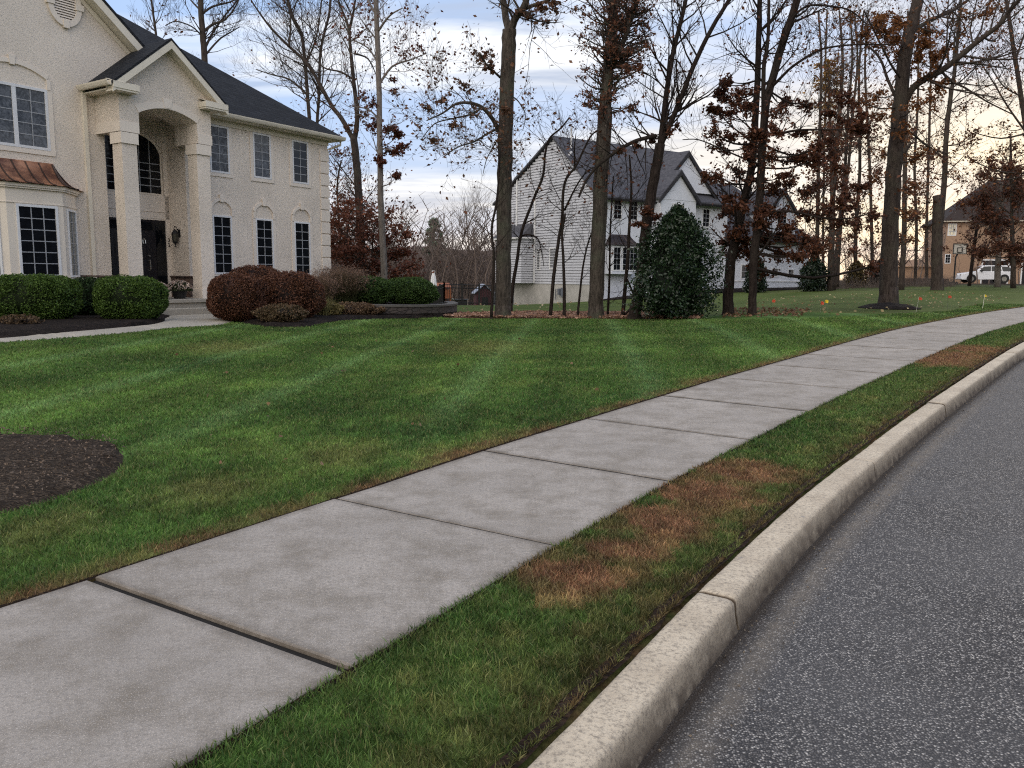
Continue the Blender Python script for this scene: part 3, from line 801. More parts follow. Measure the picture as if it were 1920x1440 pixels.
for sgn, xe in ((1, -5.30), (-1, -15.46)):      # cross gable over the left half
    r_.slab([(-10.38, -.38, 10.31), (-10.38, 6.2, 10.31), (xe, 6.2, 10.31-.83*abs(xe+10.38)), (xe, -.38, 10.31-.83*abs(xe+10.38))], (0, 0, -.1))
for sgn, xe in ((1, -5.20), (-1, -8.72)):       # porch gable
    ze = 7.64-.83*abs(xe+6.97)
    r_.slab([(-6.97, -1.43, 7.64), (-6.97, 2.1, 7.64), (xe, 2.1, ze), (xe, -1.43, ze)], (0, 0, -.07))
roof1 = r_.build('roof', M['shingle'], H1)
# rake boards and soffits
def rake(mb, xp, zp, xe, y0, y1, slope, drop, th=.03):
    ze = zp-slope*abs(xe-xp)
    mb.prism([(xp, zp-drop), (xe, ze-drop), (xe, ze), (xp, zp)] if xe > xp else [(xe, ze-drop), (xp, zp-drop), (xp, zp), (xe, ze)], y0, y0+th)
    return ze
rk = MB()
rake(rk, -10.38, 10.21, -5.35, -.375, 0, .83, .25); rake(rk, -10.38, 10.21, -15.41, -.375, 0, .83, .25)
for xe in (-5.35, -15.41):
    ze = 10.21-.83*abs(xe+10.38)
    rk.slab([(-10.38, -.345, 9.99), (-10.38, -.002, 9.99), (xe, -.002, ze-.22), (xe, -.345, ze-.22)], (0, 0, .03))
    # frieze board under the soffit
    rk.slab([(-10.38, -.03, 9.96), (-10.38, .0, 9.96), (xe, .0, ze-.25), (xe, -.03, ze-.25)], (0, 0, -.14))
rk.build('rake_board', M['trim'], H1)
rk = MB()
rake(rk, -6.97, 7.57, -5.23, -1.425, 0, .83, .2); rake(rk, -6.97, 7.57, -8.69, -1.425, 0, .83, .2)
for xe in (-5.23, -8.69):
    ze = 7.57-.83*abs(xe+6.97)
    rk.slab([(-6.97, -1.395, 7.40), (-6.97, -1.102, 7.40), (xe, -1.102, ze-.17), (xe, -1.395, ze-.17)], (0, 0, .025))
# boxed returns
for a, b in ((-8.68, -7.97), (-5.99, -5.24)):
    rk.box(a, b, -1.44, -1.105, 6.06, 6.2); rk.box(a+.02, b-.02, -1.42, -1.105, 6.01, 6.058)
    rk.slab([(a, -1.44, 6.202), (b, -1.44, 6.202), (b, -1.105, 6.30), (a, -1.105, 6.30)], (0, 0, .012))
rk.box(-8.68, -8.35, -1.10, -.0, 6.03, 6.06); rk.box(-5.6, -5.24, -1.10, -.36, 6.03, 6.06)
rk.build('porch_rake_board', M['trim'], H1)
# gutters: K profile
def gutter(mb, x0, x1, y, z):
    pr = [(0, 0), (-.075, 0), (-.10, .03), (-.125, .085), (-.13, .12), (-.115, .12), (-.105, .09), (-.085, .035), (-.07, .014), (-.012, .014), (-.012, .12), (0, .12)]
    n = len(pr); vs = [(x0, y+a, z+b) for a, b in pr]+[(x1, y+a, z+b) for a, b in pr]
    mb.add(vs, [(i, (i+1) % n, (i+1) % n+n, i+n) for i in range(n)]+[tuple(range(n)), tuple(range(2*n-1, n-1, -1))])
gm = MB(); gutter(gm, -5.22, .42, -.38, 6.09); gm.build('gutter', M['trim'], H1)
gm = MB(); gutter(gm, -1.42, -.02, 0, 0)
for i, (x, y, z_) in enumerate(gm.v): gm.v[i] = (-8.72+y, x, 6.10+z_)
gm.build('gutter', M['trim'], H1)
gm = MB(); gutter(gm, -.37, 6, 0, 0)
for i, (x, y, z_) in enumerate(gm.v): gm.v[i] = (.36-y, x, 6.09+z_)
gm.build('gutter', M['trim'], H1)
sf = MB(); sf.box(-5.6, .36, -.37, 0.0, 6.07, 6.10); sf.box(0.002, .36, .0, 11, 6.07, 6.10)
sf.box(-5.6, .03, -.035, .01, 5.90, 6.065); sf.box(-5.6, .028, -.05, .01, 6.03, 6.067)
sf.build('soffit_and_frieze', M['trim'], H1)
dn = MB(); dn.tube([(.44, -.2, 6.09), (.44, -.2, 5.98), (.2, .05, 5.84), (.05, .1, 5.76), (.05, .1, .3)], .04, 8); dn.build('downspout', M['trim'], H1)
dn = MB(); dn.box(-8.73, -8.63, -.085, -.002, 1.12, 6.10); dn.add([(-8.735, -.09, 1.13), (-8.625, -.09, 1.13), (-8.625, 0, 1.2), (-8.735, 0, 1.2)], [(0, 1, 2, 3)])
dn.slab([(-8.735, -.09, 1.20), (-8.625, -.09, 1.20), (-8.625, -.24, .9), (-8.735, -.24, .9)], (0, .08, .0)); dn.box(-8.735, -8.625, -.24, -.16, .2, .9)
dn.build('downspout', M['trim'], H1)
# quoins at the far corner
zq = 1.62
for k in range(11):
    if zq > 5.6: break
    q = MB(); q.box(-.38, .035, -.035, .38, zq, zq+.375); q.build('quoin', M['smooth'], H1, bev=.01); zq += .415
# stone base
st = MB()
st.box(-9.1, -8.12, -.07, .02, -.3, 1.30); st.box(-5.75, -.0, -.07, .02, -.3, 1.30); st.box(-5.78, -5.72, -.07, .925, .5, 1.30); st.box(-8.15, -8.10, -.07, .925, .5, 1.30)
st.box(-.0, .06, -.07, 11, -.3, 1.3)
st.build('stone_base', M['stone'], H1)
sc_ = MB(); sc_.box(-9.15, -8.06, -.10, .02, 1.302, 1.34); sc_.box(-5.82, .08, -.10, .02, 1.302, 1.34); sc_.box(-5.82, -5.72, .02, .925, 1.302, 1.34); sc_.build('stone_cap', M['stone'], H1)
# round louvred vent of the gable
vt = MB(); n = 40; cx0, cz0 = -9.02, 8.16; ro_x, ro_z = .43, .54; ri_x, ri_z = .30, .40
for k in range(n):
    a, b = 2*math.pi*k/n, 2*math.pi*(k+1)/n
    P = [(cx0+rx*math.sin(q), cz0+rz*math.cos(q)) for q in (a, b) for rx, rz in ((ri_x, ri_z), (ro_x, ro_z))]
    vt.prism([P[0], P[2], P[3], P[1]], -.06, .01)
for q in (0, 90, 180, 270):
    c_, s_ = math.cos(math.radians(q)), math.sin(math.radians(q))
    px_, pz_ = cx0+.365*s_, cz0+.475*c_
    if q % 180 == 0: vt.box(px_-.07, px_+.07, -.085, .01, pz_-.1, pz_+.1)
    else: vt.box(px_-.1, px_+.1, -.085, .01, pz_-.07, pz_+.07)
vv = vt.build('gable_vent', M['smooth'], H1)
lv = MB(); k = -.36
while k < .38:
    hw_ = ri_x*math.sqrt(max(0, 1-(k/ri_z)**2))
    if hw_ > .04: lv.slab([(cx0-hw_, -.045, cz0+k-.022), (cx0+hw_, -.045, cz0+k-.022), (cx0+hw_, -.004, cz0+k+.03), (cx0-hw_, -.004, cz0+k+.03)], (0, 0, .01))
    k += .062
lv.build('louvre', M['smooth'], vv)
MB().prism([(cx0+.31*math.sin(2*math.pi*k/24), cz0-.41*math.cos(2*math.pi*k/24)) for k in range(24)], -.003, .005).build('vent_backing', M['slab_joint'], vv)
# wing windows
for xc in (-4.52, -2.895, -1.28):
    f = window(H1, xc-.355, xc+.355, 1.40, 3.20, 0, 2, 6, trim=.11)
    arch_trim(f, xc, .36, 3.2, 3.40, 3.64, 0, .085)
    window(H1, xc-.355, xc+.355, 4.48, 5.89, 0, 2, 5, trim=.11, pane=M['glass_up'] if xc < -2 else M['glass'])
# big upper window
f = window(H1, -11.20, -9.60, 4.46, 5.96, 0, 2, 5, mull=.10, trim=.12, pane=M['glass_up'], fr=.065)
mbt = arch_trim(f, -10.40, .80, 5.96, 6.20, 6.44, 0, .10)
# bay window
def yx(P): return P
by = MB(); BP = [(-11.85, 0), (-11.10, -.75), (-9.77, -.75), (-9.02, 0)]
by.hprism(BP, .1, 3.49); bay = by.build('bay', M['bay'], H1)
tr = MB()
def off(P, d): return [(P[0][0]-d*1.4, P[0][1]), (P[1][0]-d*.41, P[1][1]-d), (P[2][0]+d*.41, P[2][1]-d), (P[3][0]+d*1.4, P[3][1])]
tr.hprism(off(BP, .09), 3.44, 3.52); tr.hprism(off(BP, .06), 3.40, 3.438); tr.hprism(off(BP, .02), 3.05, 3.068)
tr.build('bay_cornice', M['bay'], bay); tr = MB(); tr.hprism(off(BP, .08), 1.22, 1.275); tr.hprism(off(BP, .04), 1.15, 1.218); tr.hprism(off(BP, .02), .1, 1.148)
tr.build('bay_base', M['bay'], bay)
window(H1, -10.90, -9.92, 1.29, 3.03, -.752, 3, 6, fr=.06)
for sgn in (1, -1):
    a = Vector(((-9.77 if sgn > 0 else -11.85), (-.75 if sgn > 0 else 0), 0)); ang = math.radians(45*sgn)
    xf = Matrix.Translation(a) @ Matrix.Rotation(ang, 4, 'Z')
    window(H1, .24, .90, 1.29, 3.0, -.002, 2, 6, fr=.05, xf=xf, pane=M['glass_curtain'])
# copper roof, concave
pf = []
for k in range(9):
    u = k/8; pf.append((.17*(1-u)-.75*0, 3.52+.60*(u**1.75)))
cr = MB(); rings = []
for k in range(9):
    u = k/8; d = .17*(1-u)**1.0; top_in = u
    P = off(BP, .17)
    Q = [(-11.25, 0), (-11.23, -.03), (-9.60, -.03), (-9.57, 0)]
    ww = 1-(1-u)**1.0
    rings.append([(p[0]*(1-ww)+q[0]*ww, p[1]*(1-ww)+q[1]*ww, 3.525+.60*(u**1.9)) for p, q in zip(P, Q)])
vs = [p for r in rings for p in r]
cr.add(vs, [(k*4+j, k*4+j+1, (k+1)*4+j+1, (k+1)*4+j) for k in range(8) for j in range(3)]+[(0, 4*8, 4*8+3, 3)] if False else [(k*4+j, k*4+j+1, (k+1)*4+j+1, (k+1)*4+j) for k in range(8) for j in range(3)])
cr.box(-11.26, -9.56, -.035, .0, 4.11, 4.15)
bro = cr.build('bay_roof', M['copper'], H1, sm=False)
sm_ = MB()
def seam(j, f_):
    pts = []
    for r in rings:
        a, b = r[j], r[j+1]; pts.append((a[0]*(1-f_)+b[0]*f_, a[1]*(1-f_)+b[1]*f_-.004, a[2]*(1-f_)+b[2]*f_+.006))
    sm_.tube(pts, .02, 4)
for f_ in (.0, .2, .4, .6, .8, 1): seam(1, f_)
for f_ in (.33, .66): seam(2, f_); seam(0, f_)
sm_.build('seam', M['copper_dark'], bro)
# ---- entry porch
p_ = MB()
n = 16; arc = [(-7.82+1.76*k/n, 5.60+.235*math.sin(math.pi*k/n)**.85) for k in range(n+1)]
poly = [(-8.36, 5.07), (-7.82, 5.07)]+arc+[(-6.06, 5.07), (-5.60, 5.07), (-5.60, 6.28), (-6.97, 7.42), (-8.36, 6.28)]
p_.prism(poly, -1.10, -.62)
p_.box(-8.358, -7.95, -.62, 0, 5.08, 6.3); p_.box(-6.01, -5.602, -.62, 0, 5.08, 6.3)
pv = [(-7.95, 5.40)]+[(-7.95+1.94*k/n, 5.62+.235*math.sin(math.pi*k/n)**.85) for k in range(n+1)]+[(-6.01, 5.40), (-6.01, 6.1), (-7.95, 6.1)]
pv = [(x, z_) for x, z_ in pv if not (z_ == 5.40)]
p_.prism(pv, -.62, .0)
porch = p_.build('porch_gable', M['stucco'], H1)
s_ = MB()      # smooth band round the arch, key block, lower belt
s_.prism([(-8.38, 5.05), (-7.80, 5.05), (-7.80, 5.068), (-7.80, 5.59)]+[(x, z_+.0) for x, z_ in arc[0:1]]+[(-7.82, 5.30), (-8.38, 5.30)], -1.118, -1.102) if False else None
MB().prism([(-7.06, 5.86), (-6.86, 5.86), (-6.82, 6.10), (-7.10, 6.10)], -1.125, -1.102).build('keystone', M['smooth'], porch)
s_.box(-8.385, -7.80, -1.125, -.60, 5.035, 5.29) if False else None
s_.box(-8.375, -8.36, -1.115, .0, 5.06, 5.33); s_.box(-8.358, -7.83, -1.116, -1.102, 5.06, 5.33); s_.build('porch_belt', M['smooth'], porch); s_ = MB(); s_.box(-6.05, -5.585, -1.116, -1.102, 5.06, 5.33)
s_.build('porch_belt', M['smooth'], porch); s_ = MB()
n2 = 16
for k in range(n2):
    (xa, za), (xb, zb) = arc[k], arc[k+1]
    s_.prism([(xa, za+.005), (xb, zb+.005), (xb*1.0+(xb+6.94)*.12, zb+.17), (xa+(xa+6.94)*.12, za+.17)], -1.113, -1.102)
s_.build('arch_band', M['smooth'], porch)
for xa in (-8.33, -6.09):
    c = MB(); c.box(xa, xa+.42, -1.085, -.66, .70, 4.78); cc = c.build('column', M['stucco'], H1)
    k_ = MB(); k_.box(xa-.035, xa+.455, -1.125, -.62, 4.765, 5.045); k_.build('capital', M['smooth'], cc)
    k_ = MB(); k_.box(xa-.02, xa+.44, -1.105, -.64, .701, .98); k_.build('plinth', M['smooth'], cc)
sp_ = MB(); sp_.box(-8.7, -5.3, -1.62, .93, .61, .70); sp_.box(-8.66, -5.34, -1.56, .9, -.2, .61)
sp_.build('porch_floor', M['step'], H1, bev=.008)
stp = MB(); stp.box(-8.6, -6.42, -2.02, -1.56, -.1, .465); stp.build('step', M['step'], H1, bev=.012)
# recess: smooth surround with the doors
dr = MB()
dr.box(-8.15, -5.72, .86, .935, 3.02, 3.70)         # panel between
dr.box(-5.86, -5.722, .86, .935, .7, 5.86); dr.box(-8.148, -8.01, .86, .935, .7, 5.86)
dr.box(-8.01, -5.86, .868, .935, 2.98, 3.02)
dr.build('door_surround', M['smooth'], H1)
MB().box(-8.01, -5.86, .84, .86, 3.22, 3.25).build('lintel_moulding', M['smooth'], H1)
f = window(H1, -7.99, -5.88, 3.71, 4.88, .93, 6, 5, fr=.05, proud=.03, arch=.62, fm=M['bay'])
de = MB()
de.box(-8.01, -5.86, .90, .925, .70, 2.98); door_bg = de.build('door_frame', M['black'], H1)
for a, b in ((-7.62, -6.94), (-6.93, -6.25)):
    d_ = MB(); d_.box(a, b, .86, .90, .73, 2.62)
    do = d_.build('door', M['black'], H1)
    pn = MB()
    for z0_, z1_ in ((.85, 1.45), (1.6, 2.5)):
        for xa, xb in ((a+.09, (a+b)/2-.04), ((a+b)/2+.04, b-.09)):
            pn.box(xa, xb, .852, .86, z0_, z1_); pn.box(xa+.03, xb-.03, .844, .852, z0_+.03, z1_-.03)
    pn.build('door_panel', M['black'], do)
    hd = MB(); hx = (b-.07) if a < -7.3 else (a+.45)
    hd.tube([(hx, .86, 1.92), (hx, .80, 1.92)], .028, 8); hd.tube([(hx, .86, 1.78), (hx, .79, 1.78)], .022, 8); hd.tube([(hx, .79, 1.78), (hx, .775, 1.55), (hx, .86, 1.46)], .014, 6)
    hd.build('door_handle', M['nickel'], do)
kn = MB(); kn.tube([(-6.62, .85, 2.40), (-6.62, .81, 2.40)], .035, 8); kn.tube([(-6.66, .83, 2.38), (-6.66, .82, 2.28), (-6.58, .82, 2.28), (-6.58, .83, 2.38)], .01, 5); kn.build('door_knocker', M['nickel'], H1)
tm = MB(); tm.box(-7.62, -6.25, .88, .897, 2.68, 2.92); tm.build('transom_pane', M['glass'], H1)
for a, b in ((-7.98, -7.68), (-6.19, -5.89)):
    sl_ = MB(); sl_.box(a, b, .885, .897, .80, 2.92); so_ = sl_.build('sidelight', M['glass'], H1)
MB().box(-7.62, -6.0, .80, .90, .702, .745).build('threshold', M['nickel'], H1)
# house numbers 3 and 2, one above the other
def digit(ch, x, z_, y, h):
    cu = bpy.data.curves.new('digit', 'FONT'); cu.body = ch; cu.size = h*1.42; cu.extrude = .006; cu.align_x = 'CENTER'
    o = bpy.data.objects.new('tmp', cu); COL.objects.link(o)
    dg = bpy.context.evaluated_depsgraph_get(); me = bpy.data.meshes.new_from_object(o.evaluated_get(dg)); bpy.data.objects.remove(o)
    me.transform(Matrix.Translation((x, y, z_)) @ Matrix.Rotation(math.radians(90), 4, 'X')); me.materials.clear(); me.materials.append(M['iron'])
    q = bpy.data.objects.new('house_number', me); COL.objects.link(q); q.parent = H1
digit('3', -5.79, 2.36, .852, .105); digit('2', -5.79, 2.21, .852, .105)
# lanterns on the returns of the recess
def lantern(x, sgn):
    y = .42
    L = MB(); L.box(x, x+sgn*.025, y-.05, y+.05, 2.50, 2.72)
    arm = [(x+sgn*.02, y, 2.62), (x+sgn*.06, y, 2.72), (x+sgn*.11, y, 2.80), (x+sgn*.16, y, 2.80), (x+sgn*.18, y, 2.74), (x+sgn*.15, y, 2.70)]
    L.tube(arm, .012, 6)
    cxl = x+sgn*.15
    def ring(r, z_): return [(cxl+r*math.cos(a), y+r*math.sin(a), z_) for a in [math.pi/3*k+.3 for k in range(6)]]
    def loft(mb, prof):
        o = len(mb.v)
        for r, z_ in prof: mb.v += ring(r, z_)
        for i in range(len(prof)-1):
            for j in range(6): mb.f.append((o+i*6+j, o+i*6+(j+1) % 6, o+(i+1)*6+(j+1) % 6, o+(i+1)*6+j))
    loft(L, [(.012, 2.72), (.04, 2.69), (.075, 2.64), (.10, 2.60), (.10, 2.58), (.085, 2.575)])
    loft(L, [(.085, 2.36), (.075, 2.33), (.03, 2.29), (.012, 2.25), (.02, 2.22), (.004, 2.19)])
    for k in range(6):
        a = math.pi/3*k+.3; L.tube([(cxl+.095*math.cos(a), y+.095*math.sin(a), 2.58), (cxl+.08*math.cos(a), y+.08*math.sin(a), 2.35)], .008, 4)
    o = L.build('wall_lantern', M['iron'], H1)
    G = MB(); loft(G, [(.088, 2.578), (.073, 2.352)]); G.build('lantern_glass', M['amber'], o)
lantern(-5.72, -1); lantern(-8.15, 1)
# ------------------------------------------------------------------ the white sided house
A2 = at(1113, 550, 48.0)
H2 = thing('sided_house', 'pale sided house with white front, twin gables and grey roof behind bare trees', 'house', (A2.x, A2.y, 0), math.radians(90-56))
w_ = MB()
PK = 10.0; E2 = 6.35; GW = 10.6; YP = 4.1
w_.box(.0, 11.4, .0, GW, -1.2, E2-.1)
w_.add([(0, 0, E2-.1), (0, GW, E2-.1), (0, YP, PK-.1), (11.3, 0, E2-.1), (11.3, GW, E2-.1), (11.3, YP, PK-.1)], [(0, 2, 1), (3, 4, 5), (0, 3, 5, 2), (1, 2, 5, 4)])
w_.box(11.4, 20.3, .02, 8.5, -.2, 4.0)
wall2 = w_.build('wall', M['whitewall'], H2)
# lapped siding on the gable end (faces -x)
sd_ = MB(); z0 = .98; lap = .17
while z0 < PK-.15:
    z1 = z0+lap; y0, y1 = 0.0, GW
    if z0 > E2-.15:
        y0 = max(0, (z0-E2+.1)/((PK-E2)/YP)); y1 = GW-max(0, (z0-E2+.1)/((PK-E2)/(GW-YP)))
    zt = z0+lap*.74; sd_.add([(-.07, y0, z0), (-.07, y1, z0), (-.06, y1, zt), (-.06, y0, zt), (-.004, y0, z0), (-.004, y1, z0), (-.004, y1, zt), (-.004, y0, zt)], [(0, 3, 2, 1), (0, 1, 5, 4), (3, 7, 6, 2), (0, 4, 7, 3), (1, 2, 6, 5)]); z0 = z1
sd_.build('siding', M['siding'], H2)
ub = MB(); ub.add([(-.008, 0, .98), (-.008, GW, .98), (-.008, GW, E2-.2), (-.008, YP, PK-.15), (-.008, 0, E2-.2)], [(0, 1, 2, 3, 4)]); ub.build('siding_gaps', mat('siding_gap_shade', (.40, .40, .43), (.34, .34, .37), 2, .9), H2)  # shadow lines between the laps painted as a darker backing sheet
fd = MB(); fd.box(-.03, -.002, 0, GW, -1.2, .975); fd.build('foundation', M['foundation'], H2)
cb_ = MB(); cb_.box(-.075, .06, -.03, .07, .95, E2-.05); cb_.box(-.075, .0, GW-.1, GW+.02, .95, E2); cb_.build('corner_board', M['white'], H2)
# thin utility runs and the old rake line
for yq, za, zb_ in ((8.1, 1.0, 7.9), (6.0, 1.0, 7.0)):
    MB().box(-.13, -.05, yq-.05, yq+.05, za, zb_).build('downspout', M['white'], H2)
MB().slab([(-.075, 2.2, 8.9), (-.075, 2.35, 9.0), (-.075, 5.9, 6.75), (-.075, 5.75, 6.65)], (.03, 0, 0)).build('rake_board', M['siding'], H2)
MB().tube([(.6, 3.2, 9.2), (.6, 3.2, 10.6)], .05, 8).build('vent_pipe', M['white'], H2)
MB().tube([(.4, 8.2, 7.2), (.4, 8.2, 8.9)], .05, 8).build('vent_pipe', M['white'], H2)
# cantilevered bump-out with its own little roof
bo = MB(); bo.box(-1.0, -.06, 6.15, 9.2, 1.0, 4.0); bob = bo.build('bump_out', bpy.data.materials['siding_gap_shade'], H2)  # body in the same painted shade tone, showing between its laps
b2 = MB(); z0 = 1.0
while z0 < 3.9:
    for a in (0,):
        b2.add([(-1.05, 6.10, z0), (-1.05, 9.2, z0), (-1.04, 9.2, z0+.11), (-1.04, 6.14, z0+.11)], [(0, 3, 2, 1)])
        b2.add([(-1.05, 6.10, z0), (-.06, 6.10, z0), (-.06, 6.11, z0+.11), (-1.04, 6.11, z0+.11)], [(0, 1, 2, 3)])
    z0 += .155
b2.build('siding', M['siding'], bob)
b3 = MB(); b3.add([(-1.25, 5.95, 3.95), (-1.25, 9.4, 3.95), (-.06, 9.4, 3.95), (-.06, 5.95, 3.95), (-.06, 6.3, 4.85), (-.06, 9.1, 4.85)], [(0, 1, 5, 4), (0, 4, 3), (1, 2, 5), (0, 3, 2, 1)]); b3.build('bump_out_roof', M['shingle2'], bob)
MB().box(-1.28, -.06, 5.92, 9.43, 3.86, 3.945).build('fascia', M['white'], bob)
# roofs
r2 = MB()
sl1 = (PK-E2)/YP
r2.slab([(-.25, -.35, E2-.35*sl1), (11.6, -.35, E2-.35*sl1), (11.6, YP, PK), (-.25, YP, PK)], (0, 0, .12))
r2.slab([(-.25, YP, PK), (11.6, YP, PK), (11.6, GW+.3, E2-.05), (-.25, GW+.3, E2-.05)], (0, 0, .12))
# cross gable (upper)
def gabroof(mb, xp, zp, hw, y0, y1, slope, th=.1):
    for sg in (-1, 1):
        mb.slab([(xp, y0, zp), (xp, y1, zp), (xp+sg*hw, y1, zp-slope*hw), (xp+sg*hw, y0, zp-slope*hw)], (0, 0, th))
gabroof(r2, 7.48, 9.32, 2.75, -.12, 3.6, 1.0)
gabroof(r2, 6.02, 7.95, 1.75, -.95, 2.2, 1.0)
r2.slab([(5.6, -.55, 6.15), (11.6, -.55, 6.15), (11.6, .5, 6.95), (5.6, .5, 6.95)], (0, 0, .1))
# garage wing
r2.add([(11.2, -.45, 4.05), (20.9, -.45, 4.05), (20.9, 8.9, 4.05), (11.2, 8.9, 4.05), (11.2, 4.2, 8.3), (16.5, 4.2, 8.3)], [(0, 1, 5, 4), (1, 2, 5), (2, 3, 4, 5), (0, 3, 2, 1), (0, 4, 3)])
gabroof(r2, 16.95, 7.62, 1.75, -.2, 3.5, .95)
r2.build('roof', M['shingle2'], H2)
# gable faces and dormer
gf = MB(); gf.prism([(4.95, 6.85), (10.0, 6.85), (7.48, 9.30)], -.02, .15)
gf.build('gable_wall', M['whitewall'], H2); gf = MB()
gf.prism([(4.5, 6.2), (7.55, 6.2), (7.55, 6.45), (6.02, 7.90), (4.5, 6.45)], -.80, .0)
gf.box(4.5, 7.55, -.78, 0, .2, 6.2); gf.build('gable_wall', M['whitewall'], H2); gf = MB()
gf.prism([(15.4, 4.6), (18.5, 4.6), (18.5, 6.2), (16.95, 7.58), (15.4, 6.2)], -.05, 3)
gf.build('dormer', M['whitewall'], H2)
dk = mat('dark_fascia', (.035, .033, .036), (.02, .02, .022), 3, .6)
ra = MB()
for xp, zp, hw, y0 in ((7.48, 9.30, 2.78, -.16), (6.02, 7.93, 1.78, -1.0), (16.95, 7.6, 1.8, -.25)):
    sl_ = .95 if xp > 10 else 1.0
    for sg in (-1, 1):
        a = [(xp, y0, zp-.22), (xp+sg*hw, y0, zp-sl_*hw-.22), (xp+sg*hw, y0, zp-sl_*hw), (xp, y0, zp)]
        ra.slab(a, (0, .16, 0))
    ra.build('rake_board', dk, H2); ra = MB()
for a_ in ((-.25, 4.6, -.36, 5.93), (7.5, 11.5, -.56, 6.02), (11.2, 20.9, -.45, 3.93)): g_ = MB(); gutter(g_, *a_); g_.build('gutter', dk, H2)
for x0, x1, z0_, z1_, yy in ((1.36, 2.06, 4.85, 6.05, -.0), (2.65, 3.35, 4.85, 6.05, -.0), (8.98, 9.7, 4.70, 5.92, -.0), (16.2, 16.95, 1.55, 2.2, .02), (18.03, 18.7, 1.55, 2.14, .02), (16.4, 17.5, 5.0, 6.2, -.05), (5.5, 6.5, 4.7, 6.0, -.78), (13.0, 14.2, 1.4, 2.4, .02)):
    window(H2, x0, x1, z0_, z1_, yy, 3 if x1-x0 > .8 else 2, 4 if z1_-z0_ > 1 else 2, fr=.07, mw=.016)
xf = Matrix.Rotation(math.radians(-90), 4, 'Z')
for y0_, y1_, za, zb_ in ((5.35, 5.75, 1.85, 3.2), (3.55, 4.35, 1.9, 3.25)):
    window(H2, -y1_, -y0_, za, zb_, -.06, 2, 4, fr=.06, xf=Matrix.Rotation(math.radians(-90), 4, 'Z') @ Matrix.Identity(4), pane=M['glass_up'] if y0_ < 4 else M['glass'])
bb = MB(); bb.box(.85, 2.95, -.6, 0, 1.72, 3.3); bb.box(.8, 3.0, -.66, 0, 1.62, 1.715); bwin = bb.build('box_bay', M['whitewall'], H2)
window(H2, .9, 1.55, 1.8, 3.25, -.602, 2, 4, fr=.07, mw=.014); window(H2, 1.62, 2.9, 1.8, 3.25, -.602, 4, 4, fr=.07, mw=.014)
cr = MB(); rings = []
for k in range(7):
    u = k/6; e = .16*(1-u)
    rings.append([(.85-e+.28*u, .0, 3.32+.66*u**1.7), (.85-e+.28*u, -.6-e+.57*u, 3.32+.66*u**1.7), (2.95+e-.28*u, -.6-e+.57*u, 3.32+.66*u**1.7), (2.95+e-.28*u, .0, 3.32+.66*u**1.7)])
cr.add([p for r in rings for p in r], [(k*4+j, k*4+j+1, (k+1)*4+j+1, (k+1)*4+j) for k in range(6) for j in range(3)])
for j in range(7):
    f_ = j/6; cr.tube([(r[1][0]*(1-f_)+r[2][0]*f_, r[1][1]-.005, r[1][2]+.005) for r in rings], .014, 4)
cr.build('bay_roof', M['copper_dark'], bwin)
bd_ = MB(); bd_.box(11.4, 20.34, -.03, .02, 1.22, 1.30); bd_.build('belt_course', M['white'], H2)
# mulch strip against this house
hx, hy = math.sin(math.radians(56)), math.cos(math.radians(56))
def h2p(u_, v_): return Vector((A2.x+hx*u_-hy*v_, A2.y+hy*u_+hx*v_, 0))
drape('mulch_bed', [h2p(.2, -.1), h2p(.2, -2.2), h2p(5, -2.6), h2p(11, -2.2), h2p(20.5, -1.6), h2p(21, -.1)], M['mulch'], .10, mound=.15, res=1.0)
# air conditioner and meters
g = gp(991, 566)
ac = thing('air_conditioner', 'grey air conditioning unit on the ground beside the sided gable wall', 'air conditioner', (h2p(-1.9, 6.9).x, h2p(-1.9, 6.9).y, T(*h2p(-1.9, 6.9)[:2])), math.radians(34))
mac = mat('grey_metal', (.12, .13, .16), (.09, .10, .12), 5, .5)
b_ = MB(); b_.box(-.5, .5, -.5, .5, .06, .95); b_.build('cabinet', mac, ac, bev=.03)
b_ = MB()
for k in range(12): b_.box(-.52, -.502, -.42, .42, .14+k*.062, .165+k*.062); b_.box(-.42, .42, -.52, -.502, .14+k*.062, .165+k*.062)
b_.build('grille', M['iron'], ac)
b_ = MB(); b_.tube([(0, 0, .95), (0, 0, .99)], .38, 20); b_.build('fan_guard', M['iron'], ac); MB().box(-.6, .6, -.6, .6, -.15, .06).build('pad', M['foundation'], ac)
mt_ = MB(); mt_.box(-.22, -.035, 2.7, 2.95, .2, .75); mt_.box(-.2, -.035, 3.1, 3.3, .3, .7); mt_.tube([(-.12, 2.8, .2), (-.12, 2.8, -.2)], .03, 6); mt_.tube([(-.12, 3.3, .6), (-.12, 3.6, .65), (-.12, 3.6, .0)], .025, 6)
mt_.build('utility_meter', mac, H2)

# ------------------------------------------------------------------ the tan house far right
A3 = at(1767, 530, 95.0)
H3 = thing('brick_house', 'distant tan house with brown hipped roof and garage behind the white car', 'house', (A3.x, A3.y, 0), math.radians(90-105))
MB().box(0, 16, 0, 11, -1, 8.2).build('wall', M['found3'], H3)
r_ = MB(); hiproof(r_, -.5, 16.5, -.5, 11.5, 8.35, .85, th=.15); r_.build('roof', M['shingle3'], H3)
gm_ = MB(); gutter(gm_, -.5, 16.5, -.5, 8.15); gm_.build('gutter', M['trim'], H3)
